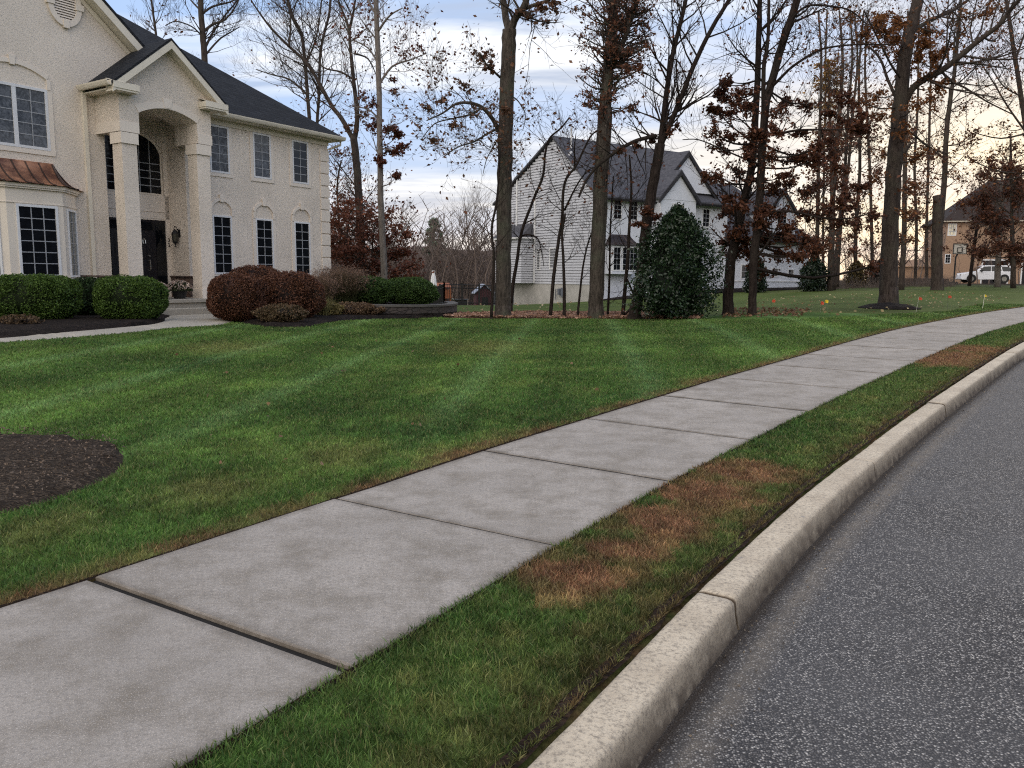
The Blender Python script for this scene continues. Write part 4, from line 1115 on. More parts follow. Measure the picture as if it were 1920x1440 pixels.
# corner window; western evening light seen through it is painted into the pane
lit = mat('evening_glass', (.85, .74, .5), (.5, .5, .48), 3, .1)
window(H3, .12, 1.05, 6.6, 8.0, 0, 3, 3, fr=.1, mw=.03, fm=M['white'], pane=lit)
window(H3, 0.05, .68, 3.4, 4.5, 0, 2, 3, fr=.08, mw=.02)
for a, b in ((4.1, 6.7), (8.2, 10.8)):
    fr_ = MB(); fr_.box(a-.14, a, -.06, .02, .8, 3.75); fr_.box(b, b+.14, -.06, .02, .8, 3.75); fr_.box(a-.14, b+.14, -.06, .02, 3.75, 3.92); q = fr_.build('garage_door_frame', M['white'], H3)
    MB().box(a, b, -.02, .01, .8, 3.75).build('garage_opening', M['black'], q)
# ------------------------------------------------------------------ white car
def suv(loc, rz):
    c = thing('parked_car', 'white sport utility vehicle parked in front of the tan house garage', 'car', loc, rz)
    paint = mat('white_car_paint', (.75, .76, .8), (.72, .73, .77), 1, .25, spec=.6)
    lower = [(0, .35), (.02, .75), (.12, .92), (.95, 1.06), (1.25, 1.12), (4.80, 1.14), (4.95, 1.05), (5.0, .5), (4.9, .33), (.1, .28)]
    b = MB(); b.prism([(x, z) for x, z in reversed(lower)], -.96, .96); body = b.build('body', paint, c, bev=.05)
    g = MB(); up = [(1.25, 1.10), (1.95, 1.66), (2.3, 1.76), (4.4, 1.76), (4.75, 1.62), (4.93, 1.10)]
    vs = [(x, -(.92 if z < 1.2 else .76), z) for x, z in up]+[(x, (.92 if z < 1.2 else .76), z) for x, z in up]
    n = len(up); g.add(vs, [tuple(range(n)), tuple(range(2*n-1, n-1, -1))]+[(i, i+n, (i+1) % n+n, (i+1) % n) for i in range(n)]); g.build('cabin', paint, c, bev=.02)
    for sg in (-1, 1):
        for P in ([(1.62, 1.16), (2.08, 1.62), (2.72, 1.66), (2.72, 1.16)], [(2.8, 1.16), (2.8, 1.66), (3.62, 1.66), (3.72, 1.16)], [(3.82, 1.16), (3.74, 1.65), (4.42, 1.62), (4.72, 1.16)]):
            q = MB(); q.slab([(x, sg*(.925-(z-1.15)*.285), z) for x, z in P], (0, sg*.012, 0)); q.build('side_window', M['glass'], c)
        for x in (.95, 4.0):
            wv = MB(); wv.tube([(x, sg*.80, .38), (x, sg*.985, .38)], .385, 24); wh_ = wv.build('wheel', M['iron'], c)
            rv = MB(); rv.tube([(x, sg*.98, .38), (x, sg*1.0, .38)], .24, 16); rv.build('rim', M['nickel'], wh_)
            av = MB(); av.tube([(x, sg*.90, .40), (x, sg*.968, .40)], .46, 24); av.build('wheel_arch', M['iron'], c)
        m_ = MB(); m_.box(1.75, 1.95, sg*.95-.0 if sg > 0 else -1.15, 1.15 if sg > 0 else -.95, 1.12, 1.28); m_.build('wing_mirror', M['iron'], c)
        h = MB(); h.box(-.01, .25, sg*.6-.18, sg*.6+.18, .72, .86); h.build('headlight', M['nickel'], c)
        tl = MB(); tl.box(4.86, 5.01, sg*.8-.1, sg*.8+.1, .8, 1.1); tl.build('tail_light', mat('red_lens', (.3, .01, .01)), c)
    MB().slab([(1.30, -.8, 1.14), (1.30, .8, 1.14), (1.93, .7, 1.64), (1.93, -.7, 1.64)], (-.015, 0, .015)).build('windscreen', M['glass'], c)
    return c
p = at(1796, 529, 84); zc = p.z
suv((p.x, p.y, zc-.02), math.radians(-12))
# basketball hoop
p = gp(1790, 533); p = at(1788, 531, 72)
hp = thing('basketball_hoop', 'black pole basketball hoop with framed backboard in front of the tan wall', 'basketball hoop', (p.x, p.y, p.z), math.radians(-8))
b_ = MB(); b_.tube([(0, 0, -.3), (0, 0, 2.3), (.25, -.1, 2.9)], .07, 8); b_.build('pole', M['iron'], hp)
b_ = MB(); b_.box(-.35, .82, -.22, -.16, 2.55, 2.62); b_.box(-.35, .82, -.22, -.16, 3.42, 3.49); b_.box(-.35, -.29, -.22, -.16, 2.62, 3.42); b_.box(.76, .82, -.22, -.16, 2.62, 3.42)
b_.box(0, .45, -.225, -.19, 2.7, 2.75); b_.box(0, .05, -.225, -.19, 2.75, 3.1); b_.box(.4, .45, -.225, -.19, 2.75, 3.1); b_.box(0, .45, -.225, -.19, 3.1, 3.15); b_.build('backboard_frame', M['iron'], hp)
MB().box(-.29, .76, -.188, -.172, 2.62, 3.42).build('backboard', mat('pale_backboard', (.5, .47, .42)), hp)
b_ = MB(); b_.tube([(.22+.23*math.cos(a), -.5+.23*math.sin(a), 2.72) for a in [k*math.pi/8 for k in range(17)]], .015, 5); b_.build('hoop_ring', M['iron'], hp)
MB().box(-.3, .3, -.2, .6, -.25, .12).build('base', M['iron'], hp)
# ------------------------------------------------------------------ marker flags
def flag(px, py, kind, lab, lean):
    g = gp(px, py)
    f = thing('marker_flag', lab, 'marker flag', g, rnd.uniform(-.5, .5), 'small marker flags along the lawn edge')
    b_ = MB(); b_.tube([(0, 0, -.02), (lean*.3, 0, .22), (lean*.5, 0, .42)], .004, 4); b_.build('wire', M['nickel'], f)
    x = lean*.5; b_ = MB(); b_.slab([(x, 0, .42), (x+.04, .012, .425), (x+.085, .0, .41), (x+.08, -.01, .345), (x+.04, .01, .35), (x, 0, .35)], (0, .003, 0))
    b_.build('flag', kind, f)
fo = mat('orange_red_vinyl', (.5, .07, .03), (.45, .06, .03), 2, .6); fy = mat('yellow_vinyl', (.75, .55, .03), (.7, .5, .03), 2, .6)
flag(1443, 591, fo, 'red marker flag leftmost, just right of the slim oak trunks', .1)
flag(1537, 598, fo, 'red marker flag beside the yellow one in the middle of the lawn edge', .0)
flag(1556, 594, fy, 'yellow marker flag drooping next to a red flag', -.3)
flag(1717, 587, fo, 'red marker flag just right of the mulch ring of the big oak', .1)
flag(1776, 582, fo, 'red marker flag between the mulch ring and the rightmost yellow flag', 0)
flag(1842, 579, fy, 'yellow marker flag farthest right beside the curving sidewalk', .1)

# ------------------------------------------------------------------ fence, parasol, play things behind
def fence_run(name, label, P, h, gap, post_every):
    f = thing(name, label, 'fence', P[0])
    L = (P[1]-P[0]); n = max(1, round(L.length/post_every)); o = P[0]
    rails = MB(); pk = MB()
    for i in range(n+1):
        q = L*(i/n); zq = T(P[0].x+q.x, P[0].y+q.y)-o.z
        b_ = MB(); b_.box(q.x-.045, q.x+.045, q.y-.045, q.y+.045, zq-.2, zq+h+.06); b_.box(q.x-.06, q.x+.06, q.y-.06, q.y+.06, zq+h+.06, zq+h+.10); b_.build('post', M['iron'], f)
    def zz_(u): q = L*u; return T(P[0].x+q.x, P[0].y+q.y)-o.z
    for hz in (.15, h-.2, h):
        rails.tube([tuple(L*u)[:2]+(zz_(u)+hz,) for u in [k/8 for k in range(9)]], .022, 4)
    k = 0; m = int(L.length/gap)
    for k in range(1, m):
        q = L*(k/m); pk.box(q.x-.012, q.x+.012, q.y-.012, q.y+.012, zz_(k/m)+.08, zz_(k/m)+h+.0)
    rails.build('rail', M['iron'], f); pk.build('pickets', M['iron'], f)
    return f
q0 = at(833, 576, 47); q1 = at(960, 574, 50); q2 = at(795, 573, 62)
for q in (q0, q1, q2): q.z = T(q.x, q.y)
fence_run('metal_fence', 'black metal picket fence crossing the back yard left of the big trunk', [q0, q1], 1.22, .12, 1.35)
fence_run('metal_fence', 'black metal picket fence running back from the corner post by the closed parasol', [q0, q2], 1.22, .14, 2.4)
def tz(p): return Vector((p.x, p.y, T(p.x, p.y)))
p = tz(at(813, 560, 64))
u_ = thing('closed_parasol', 'closed white parasol standing behind the black fence', 'parasol', p)
MB().tube([(0, 0, 0), (0, 0, 3.2)], .03, 8).build('pole', M['iron'], u_)
b_ = MB()
fold = [(.10, 3.15), (.13, 3.05), (.09, 2.95), (.17, 2.6), (.24, 2.0), (.28, 1.55), (.26, 1.5)]
n = 16; o = 0
for r, z_ in fold:
    for k in range(n): a = 2*math.pi*k/n; rr = r*(1.18 if k % 2 else .82); b_.v.append((rr*math.cos(a), rr*math.sin(a), z_))
for i in range(len(fold)-1):
    for k in range(n): b_.f.append((i*n+k, i*n+(k+1) % n, (i+1)*n+(k+1) % n, (i+1)*n+k))
b_.build('canopy', M['white'], u_); MB().tube([(0, 0, 0), (0, 0, .1)], .3, 12).build('base', M['iron'], u_)
p = tz(at(822, 572, 66))
ps = thing('wooden_playset', 'orange brown wooden playset behind the fence beside the parasol', 'playset', p, .3)
wood = mat('orange_stained_wood', (.30, .10, .045), (.2, .07, .03), 4, .7)
for x, y in ((-1, -1), (1, -1), (-1, 1), (1, 1)): MB().box(x*.8-.06, x*.8+.06, y*.8-.06, y*.8+.06, 0, 2.0).build('post', wood, ps)
b_ = MB(); b_.box(-.95, .95, -.95, .95, 1.1, 1.2); b_.build('deck', wood, ps)
b_ = MB(); b_.box(-.9, .9, -.9, -.86, 1.2, 1.8); b_.box(-.9, -.86, -.86, .9, 1.2, 1.8); b_.box(.86, .9, -.86, .9, 1.2, 1.8); b_.build('side_panel', wood, ps)
b_ = MB(); b_.slab([(-.9, -.9, 1.95), (.9, -.9, 1.95), (.9, 0, 2.3), (-.9, 0, 2.3)], (0, 0, .05)); b_.slab([(-.9, 0, 2.3), (.9, 0, 2.3), (.9, .9, 1.95), (-.9, .9, 1.95)], (0, 0, .05)); b_.build('roof', wood, ps)
b_ = MB(); b_.slab([(.9, -.3, 1.15), (.9, .3, 1.15), (2.8, .3, .15), (2.8, -.3, .15)], (0, 0, .06)); b_.box(.9, 1.0, -.34, .34, 1.1, 1.4); b_.build('slide', M['white'], ps)
b_ = MB(); b_.tube([(-.9, 0, 1.8), (-2.6, 0, 1.8)], .06, 6); b_.tube([(-2.6, 0, 1.8), (-2.6, .8, 0)], .05, 6); b_.tube([(-2.6, 0, 1.8), (-2.6, -.8, 0)], .05, 6); b_.build('swing_beam', wood, ps)
p = tz(at(905, 572, 62))
ph = thing('playhouse', 'small dark red playhouse with pale gabled roof behind the fence', 'playhouse', p, .25)
redm = mat('dark_red_board', (.07, .025, .03), (.05, .02, .025), 4, .7)
MB().box(-.6, .6, -.5, .5, 0, 1.35).build('wall', redm, ph)
b_ = MB()
for sg in (-1, 1): b_.slab([(0, -.65, 1.95), (0, .65, 1.95), (sg*.78, .65, 1.25), (sg*.78, -.65, 1.25)], (0, 0, .06))
b_.build('roof', mat('pale_blue_roof', (.3, .33, .4)), ph); MB().prism([(-.6, 1.35), (.6, 1.35), (0, 1.88)], -.5, .5).build('gable', redm, ph)
MB().box(-.15, .3, -.52, -.5, .0, 1.0).build('door', M['iron'], ph)
p = tz(at(865, 575, 56)); b_ = MB(); b_.box(-.45, .45, -.4, .4, 0, .5); b_.box(-.5, .5, -.45, .45, .5, .58)
o = b_.build('storage_box', M['iron'], None, bev=.02); o.location = p; tag(o, 'low black storage box behind the black fence', 'box')

# retaining wall with cap, curved
rw_pts = splinepts([gp(660, 594.5), gp(700, 595), gp(770, 595.5), gp(826, 594), Vector((gp(826, 594).x+.35, gp(826, 594).y+1.2, 0)), Vector((gp(826, 594).x+.1, gp(826, 594).y+3.5, 0))], .25)
rw = thing('retaining_wall', 'low dark block retaining wall holding the raised bed of green shrubs', 'wall', (rw_pts[0].x, rw_pts[0].y, 0))
def ribbon(P, d0, d1, z0, z1, org):
    mb = MB(); n = len(P)
    for i, p in enumerate(P):
        a = P[max(0, i-1)]; b = P[min(n-1, i+1)]; t_ = (b-a).normalized(); nn = Vector((t_.y, -t_.x, 0))
        g = T(p.x, p.y)
        for d, z_ in ((d0, z0), (d0, z1), (d1, z1), (d1, z0)): q = p+nn*d-org; mb.v.append((q.x, q.y, g+z_))
    for i in range(n-1):
        for j in range(4): mb.f.append((i*4+j, i*4+(j+1) % 4, (i+1)*4+(j+1) % 4, (i+1)*4+j))
    mb.f += [(0, 1, 2, 3), (n*4-4, n*4-3, n*4-2, n*4-1)]
    return mb
org = Vector((rw_pts[0].x, rw_pts[0].y, 0))
ribbon(rw_pts, .0, -.25, -.1, .30, org).build('block_courses', M['blockwall'], rw)
ribbon(rw_pts, .03, -.29, .302, .36, org).build('capstone', M['capstone'], rw)
bedp = [p for p in rw_pts]+[Vector((-5.2, 29.4, 0)), Vector((-6.3, 28, 0))]
o = drape('mulch_bed', bedp, M['mulch'], .27, res=.5)
# ------------------------------------------------------------------ trees
DK1, DK2 = (.060, .024, .015), (.16, .062, .032)       # dark red brown oak leaves
OR1, OR2 = (.13, .05, .020), (.25, .105, .035)          # orange brown
GO1, GO2 = (.20, .11, .03), (.34, .19, .05)
def sm3(P, k=4):
    out = []
    for i in range(len(P)-1):
        p0, p1, p2, p3 = P[max(i-1, 0)], P[i], P[i+1], P[min(i+2, len(P)-1)]
        for j in range(k):
            u = j/k; out.append(.5*((2*p1)+(p2-p0)*u+(2*p0-5*p1+4*p2-p3)*u*u+(3*p1-p0-3*p2+p3)*u**3))
    out.append(P[-1]); return out
BL = 2.9
class Tree:
    def __init__(s, D, seed, leafsize=.12):
        s.D = D; s.r = random.Random(seed); s.main = MB(); s.tw = MB(); s.lp = []; s.paths = []; s.ls = leafsize; s.sc = D/1500; s.nt = 0
    def limb(s, pts, w0, w1, dy=0, n=7, keep=True, wob=.0):
        """pts: survey pixels along the limb; w: widths in pixels; dy: how far it swings in depth"""
        P = [at(x, y, s.D+dy*(i/(len(pts)-1))) for i, (x, y) in enumerate(pts)]
        k = 4; Q = sm3(P, k); m = len(Q); R = [(w0+(w1-w0)*i/(m-1))*.5*s.sc for i in range(m)]
        for i in range(1, m-1):
            w = R[i]*.09; Q[i] = Q[i]+Vector((s.r.uniform(-w, w), s.r.uniform(-w, w), 0))
        s.main.tube(Q, R, n if w0 > 5 else 5)
        if keep: s.paths.append((Q, R))
        return Q, R
    def flare(s, px, py, w, base_w):
        p = at(px, py, s.D); g = T(p.x, p.y)
        hh = base_w*s.sc; r = w*.5*s.sc
        s.main.tube([Vector((p.x, p.y, g-.25)), Vector((p.x, p.y, g)), Vector((p.x, p.y, g+hh*.35)), Vector((p.x, p.y, g+hh*.9))], [base_w*.62*s.sc, base_w*.5*s.sc, r*1.12, r*.98], 10)
    def grow(s, p, d, L, r, lev, leafy, up=.25, kids=4, droop=0):
        n = 4 if lev > 0 else 3; pts = [p]; R = [r]; dd = d.normalized()
        for i in range(n):
            dd = (dd+Vector((s.r.uniform(-.22, .22), s.r.uniform(-.22, .22), s.r.uniform(-.18, .18)+up*.22-droop*.15))).normalized()
            pts.append(pts[-1]+dd*L/n); R.append(max(.0035, r*(1-(i+1)/n*.75)))
        (s.tw if r < .03 else s.main).tube(pts, R, 3 if r < .02 else 4, cap=False); s.nt += 1
        if lev > 0:
            for k in range(kids):
                i = s.r.uniform(.25, 1)*n; a = int(min(n-1, i)); q = pts[a].lerp(pts[a+1], i-a)
                ax = (pts[a+1]-pts[a]).normalized(); o = ax.orthogonal().normalized(); o = Matrix.Rotation(s.r.uniform(0, 6.28), 3, ax) @ o
                nd = (ax*s.r.uniform(.6, 1.0)+o*s.r.uniform(.5, 1.0)+Vector((0, 0, up*.5)))
                s.grow(q, nd, L*s.r.uniform(.4, .65), R[a]*.62, lev-1, leafy, up, kids, droop)
        if leafy > 0 and lev <= 1:
            for k in range(int(leafy)+(s.r.random() < leafy % 1)):
                q = pts[s.r.randint(1, n)]; g = s.ls*1.1; s.lp.append((q.x+s.r.gauss(0, g), q.y+s.r.gauss(0, g), q.z+s.r.gauss(0, g)-.04))
    def spray(s, n, L, lev=2, leafy=0, t0=.3, up=.3, kids=4, paths=None, rr=.4, zmin=None, side=None):
        ps = paths or s.paths
        for _ in range(n):
            Q, R = s.r.choice(ps); i = int(s.r.uniform(t0, 1)*(len(Q)-2)); ax = (Q[i+1]-Q[i]).normalized()
            o = ax.orthogonal().normalized(); o = Matrix.Rotation(s.r.uniform(0, 6.28), 3, ax) @ o
            if zmin and Q[i].z < zmin: continue
            s.grow(Q[i], ax*s.r.uniform(.1, .7)+o+Vector((0, 0, up)), L*s.r.uniform(.5, 1.2), min(R[i]*rr, .035), lev, leafy, up, kids)
    def blob(s, px, py, rad, n, tw=5):
        n = int(n*BL); tw = tw+2
        """a leafy spray reaching from the nearest limb to a given place"""
        c = at(px, py, s.D+s.r.uniform(-1.2, 1.2)); r = rad*s.sc
        best = min(((q, R[i]) for Q, R in s.paths for i, q in enumerate(Q) if q.z < c.z+r*.5), key=lambda a: (a[0]-c).length, default=None)
        if best is None: best = (s.paths[0][0][-1], .03)
        q, rr = best; L = (c-q).length
        if L > .25:
            m = q.lerp(c, .5)+Vector((0, 0, -.08*L)); P = sm3([q, m, c], 3); s.main.tube(P, [max(.008, min(rr*.5, .012+.012*L)*(1-.6*i/len(P))) for i in range(len(P))], 4, cap=False)
        for k in range(tw):
            d = Vector((s.r.gauss(0, 1), s.r.gauss(0, 1), s.r.gauss(0, .6))).normalized(); e = c+d*r*s.r.uniform(.6, 1.15)
            s.tw.tube([c, c.lerp(e, .5)+Vector((0, 0, .04)), e], [.009, .006, .0035], 3, cap=False)
            for _ in range(int(n/tw)):
                u = s.r.uniform(.15, 1.05); g = r*.14; b = c.lerp(e, u)
                s.lp.append((b.x+s.r.gauss(0, g), b.y+s.r.gauss(0, g), b.z+s.r.gauss(0, g)))
    def done(s, name, label, base, bk='bark', colA=DK1, colB=DK2, group=None, cat='tree', crown='crown'):
        g = at(base[0], base[1], s.D); loc = Vector((g.x, g.y, T(g.x, g.y)))
        t_ = thing(name, label, cat, loc, 0, group)
        for mb in (s.main, s.tw): mb.v = [(x-loc.x, y-loc.y, z-loc.z) for x, y, z in mb.v]
        s.main.build('trunk', M[bk], t_, sm=True)
        if s.tw.v: s.tw.build('twigs', M['bark' if bk == 'bark_green' else bk], t_)
        if s.lp:
            P = np.array(s.lp)-np.array(loc); V, F, C = leaf_arrays(P, s.ls, colA, colB, flat=.25)
            npmesh(crown, V, F, C, M['leaf'], t_)
        return t_
FLIST = []
# A: the big trunk left of the white house
a = Tree(24.2, 1)
a.flare(943, 597, 27, 33)
a.limb([(943, 600), (944, 500), (945, 400), (947, 300), (950, 200), (953, 100), (955, 55)], 29, 25, 0, 10)
a.limb([(955, 62), (946, 20), (938, -60), (925, -220)], 15, 8, .8)
a.limb([(956, 62), (968, 30), (985, 5), (1010, -90), (1040, -220)], 15, 8, -.8)
l1 = a.limb([(975, 20), (1000, 10), (1033, -2), (1080, -30)], 8, 3, -1.5)
b1 = a.limb([(935, 246), (925, 225), (905, 202), (880, 193), (855, 195), (830, 212), (800, 226)], 9, 2, -1.6)
b2 = a.limb([(905, 202), (880, 215), (850, 222), (815, 232), (790, 262)], 4, 1.5, -1.2)
b3 = a.limb([(935, 240), (915, 250), (890, 265), (860, 275), (830, 295)], 5, 1.5, -1.8)
b4 = a.limb([(938, 145), (922, 130), (908, 115), (900, 100)], 5, 2, -.8)
b5 = a.limb([(935, 258), (925, 275), (912, 300), (905, 330)], 3, 1, -.6)
b6 = a.limb([(958, 180), (972, 190), (985, 215), (980, 245)], 3, 1, -.8)
a.spray(46, 1.5, 2, .8, .2, .35, 4, [b1, b2, b3, b5])
a.spray(16, .9, 2, 1.2, .2, .3, 3, [b4, b6])
a.spray(22, 2.2, 2, .8, .2, .3, 4, a.paths[1:4])
for x, y, r, n in ((830, 190, 20, 36), (800, 205, 18, 24), (868, 160, 18, 30), (890, 215, 15, 26), (850, 235, 14, 22), (905, 105, 18, 46), (918, 125, 14, 30), (985, 25, 20, 40), (1015, 15, 18, 40), (1040, 8, 16, 28), (815, 262, 14, 14), (948, 210, 16, 34), (1022, 40, 12, 18)): a.blob(x, y, r, n, 6)
a.done('tall_tree', 'tall straight tree with forked top and arching left limb, left of the sided gable', (943, 597), 'bark_green', (.09, .045, .03), (.20, .10, .055))
# B: vine-covered trunk in front of the white house
a = Tree(24.0, 2)
a.flare(1117, 597, 27, 34)
m_ = a.limb([(1117, 600), (1119, 520), (1123, 420), (1128, 320), (1133, 250), (1134, 206)], 28, 26, 0, 10)
m2 = a.limb([(1134, 210), (1138, 150), (1144, 80), (1150, 10), (1156, -120), (1160, -240)], 22, 13, .5, 9)
m3 = a.limb([(1145, 125), (1160, 100), (1178, 50), (1193, 0), (1215, -100)], 11, 6, -.8)
a.blob(1130, 200, 9, 10, 6)
vr = random.Random(5)
for k in range(44):
    y = vr.uniform(-20, 215); hw = 62 if y < 160 else 45
    x = 1140+(y < 100)*3+vr.uniform(-hw, hw+8); a.blob(x, y, vr.uniform(11, 19), vr.randint(10, 20), 5)
a.ls = .088; a.spray(190, .8, 1, 3.2, .0, .25, 4, [m2, m3]); a.spray(40, 1.1, 2, 1.2, .0, .3, 3, [m2, m3]); a.spray(14, 2.0, 2, .8, .5, .3, 3, [m2])
a.done('tall_tree', 'tall tree sheathed in reddish leaves above a bare lower trunk, before the white house', (1117, 597), 'bark_green', (.115, .05, .035), (.24, .10, .055), crown='crown')
# C: leaning dark tree with long V fork
a = Tree(23.2, 3)
a.flare(1190, 597, 20, 30)
m1 = a.limb([(1189, 600), (1196, 560), (1204, 500), (1211, 430), (1220, 370), (1229, 320), (1238, 270)], 22, 18, 0, 9)
f1 = a.limb([(1238, 275), (1243, 230), (1250, 170), (1261, 105), (1275, 45), (1286, 0), (1310, -120)], 12, 6, .8)
f2 = a.limb([(1240, 270), (1253, 240), (1270, 200), (1293, 142), (1325, 71), (1367, 0), (1440, -110)], 11, 6, -.8)
g1 = a.limb([(1230, 255), (1215, 258), (1190, 265), (1165, 278), (1142, 294), (1120, 312), (1098, 340), (1085, 370)], 8, 4, -.5)
g2 = a.limb([(1261, 110), (1275, 120), (1295, 165), (1310, 160)], 3, 1, -.7)
a.spray(50, 1.7, 2, .25, .1, .4, 4, [f1, f2]); a.spray(26, 1.1, 2, .5, .1, .1, 3, [g1])
for x, y, r, n in ((1225, 262, 14, 36), (1195, 272, 13, 26), (1160, 282, 12, 26), (1255, 250, 14, 24), (1272, 235, 12, 16), (1215, 395, 18, 50), (1225, 410, 16, 40), (1200, 420, 14, 30)): a.blob(x, y, r, n, 5)
a.done('leaning_tree', 'dark leaning tree forking into a wide V above the white house front gable', (1190, 597), 'bark_dark')
# slim saplings between
def sapling(pts, w0, w1, D, lab, seed, sprays=14, L=.9, leafy=.1, extra=(), bk='bark_dark', group='slim bare saplings in front of the sided house', t0=.3):
    a = Tree(D, seed); a.limb(pts, w0, w1, -.3, 6)
    for e in extra: a.limb(e, w0*.6, 1.2, -.5, 5)
    p = at(pts[0][0], pts[0][1], D); g = T(p.x, p.y); a.main.tube([Vector((p.x, p.y, g-.2)), p], [w0*.55*a.sc, w0*.5*a.sc], 6)
    a.spray(sprays, L, 2, leafy, t0, .35, 3); return a.done('sapling', lab, pts[0], bk, group=group)
sapling([(921, 595), (924, 540), (926, 480), (922, 430), (931, 380), (936, 320), (937, 280)], 6, 3, 23.2, 'thin bowed sapling hugging the left side of the forked tall tree', 11, 12)
sapling([(958, 568), (964, 520), (970, 487), (978, 435), (1000, 375), (1018, 330), (1022, 290), (1030, 260), (1052, 240), (1068, 220)], 7, 2.5, 27, 'kinked dark sapling crossing the left part of the sided gable', 12, 26, 1.2, .15, [[(975, 445), (990, 440), (1010, 450), (1020, 500)]])
sapling([(1032, 596), (1038, 520), (1046, 460), (1054, 410), (1056, 360), (1064, 330), (1078, 315), (1095, 280), (1108, 255), (1122, 243)], 7, 2.5, 24.5, 'twin-armed dark sapling arching across the middle of the sided gable', 13, 30, 1.2, .2, [[(1058, 395), (1080, 350), (1100, 322), (1118, 312)], [(1078, 315), (1077, 280), (1080, 250)]])
sapling([(1058, 597), (1058, 540), (1056, 480), (1054, 440), (1060, 400)], 6.5, 3.5, 24.2, 'straight thin sapling just right of the twin-armed one', 14, 10)
sapling([(1082, 597), (1087, 550), (1093, 500), (1100, 465), (1108, 440), (1118, 420)], 5, 2, 24.4, 'thin slanting sapling against the foundation left of the vine-clad tree', 15, 10, .8)
sapling([(1139, 598), (1142, 540), (1143, 500), (1144, 440), (1147, 380), (1150, 330)], 5, 2.5, 24.6, 'thin upright sapling beside the box bay window of the white front', 16, 16, 1.0)
sapling([(1167, 596), (1172, 540), (1178, 470), (1181, 400), (1184, 350), (1180, 290)], 8, 3, 24.0, 'brown sapling in front of the box bay window', 17, 18, 1.1, .2, [[(1174, 520), (1185, 545), (1192, 575)], [(1172, 590), (1195, 565), (1210, 552)]])
# G: slim oaks with heavy dark red leaves
a = Tree(23.6, 4, .105)
a.flare(1365, 598, 19, 25)
m1 = a.limb([(1365, 600), (1366, 540), (1372, 480), (1385, 420), (1396, 370), (1408, 319), (1415, 250), (1420, 150), (1423, 60), (1425, -30), (1427, -200)], 21, 7, 0, 8)
bl = [(1360, 160), (1395, 175), (1410, 200), (1370, 255), (1415, 255), (1345, 330), (1385, 325), (1420, 335), (1325, 330), (1365, 375), (1390, 385), (1375, 440), (1395, 450), (1410, 475), (1380, 400), (1352, 280), (1405, 290), (1355, 400), (1360, 455)]
bl += [(a.r.uniform(1335, 1430), a.r.uniform(150, 490)) for _ in range(16)]
for x, y in bl: a.blob(x, y, a.r.uniform(15, 26), a.r.randint(60, 105), 7)
a.spray(26, 1.6, 2, .8, .25, .3, 4)
a.done('oak_tree', 'oak with slanting dark trunk and dark red leaves, first right of the evergreen bush', (1365, 597), 'bark_dark')
a = Tree(22.6, 5, .105)
a.flare(1410, 599, 15, 19)
m1 = a.limb([(1410, 602), (1411, 560), (1412, 503), (1418, 440), (1425, 360), (1430, 270), (1436, 200), (1445, 160), (1460, 106), (1480, 45), (1495, 0), (1530, -110)], 16, 13, 0, 8)
q1 = a.limb([(1445, 165), (1462, 148), (1487, 124), (1530, 97), (1560, 88), (1615, 83), (1680, 84)], 6, 2, -1.5)
q2 = a.limb([(1483, 40), (1497, 22), (1520, 10), (1560, 12), (1595, 20), (1625, 45)], 5, 2, -1.2)
q3 = a.limb([(1430, 250), (1455, 252), (1490, 245), (1530, 243), (1570, 243), (1610, 240)], 6, 2, -1.0)
q4 = a.limb([(1426, 410), (1450, 398), (1490, 397), (1540, 408), (1590, 410), (1630, 400)], 6, 2, -1.0)
q5 = a.limb([(1432, 240), (1432, 130), (1440, 70), (1442, -40)], 9, 5, .6)
q6 = a.limb([(1425, 310), (1395, 297), (1350, 278), (1310, 262), (1280, 262)], 4, 1.5, -1)
bl = [(1470, 195, 90), (1515, 195, 80), (1555, 215, 90), (1590, 232, 100), (1620, 240, 90), (1455, 250, 90), (1490, 300, 100), (1530, 300, 100), (1560, 290, 70), (1550, 265, 80), (1470, 330, 80), (1450, 350, 70), (1440, 395, 90), (1460, 400, 80), (1515, 400, 100), (1580, 415, 100), (1640, 405, 80), (1545, 405, 80), (1470, 440, 90), (1510, 455, 90), (1465, 475, 80), (1495, 480, 90), (1430, 445, 80), (1410, 500, 50), (1440, 300, 70), (1455, 210, 70), (1500, 250, 70), (1610, 420, 60), (1530, 470, 50), (1480, 345, 60), (1575, 350, 40), (1435, 515, 25)]
bl += [(a.r.uniform(1420, 1640), a.r.uniform(170, 500), 70) for _ in range(26)]
for x, y, n in bl: a.blob(x, y, a.r.uniform(17, 28), n, 7)
a.spray(40, 1.8, 2, .6, .2, .3, 4, [m1, q1, q2, q3, q4, q5]); a.spray(20, 1.5, 2, .1, .5, .3, 4, [q2, m1, q6])
a.done('oak_tree', 'oak with slim grey trunk and long level boughs of dark red leaves', (1410, 598), 'bark_dark')
# H: the big oak in its mulch ring
D = gp(1665, 575).y
a = Tree(D, 6, .105)
a.flare(1665, 574, 32, 40)
m1 = a.limb([(1665, 578), (1667, 520), (1669, 435), (1674, 350), (1681, 260), (1689, 180), (1697, 106), (1708, 50), (1720, 0), (1738, -120), (1750, -240)], 33, 16, 0, 10)
q1 = a.limb([(1697, 193), (1712, 165), (1735, 148), (1764, 133), (1795, 110), (1824, 85), (1850, 65), (1872, 48), (1900, 12), (1920, -10)], 13, 6, -2)
q2 = a.limb([(1708, 62), (1728, 48), (1753, 34), (1785, 20), (1815, 0), (1850, -30)], 9, 4, 1.5)
q3 = a.limb([(1688, 200), (1665, 150), (1650, 110), (1625, 85), (1600, 75), (1572, 74)], 6, 2, 1.5)
q4 = a.limb([(1764, 130), (1780, 150), (1810, 165), (1850, 190), (1900, 215)], 5, 2, -1)
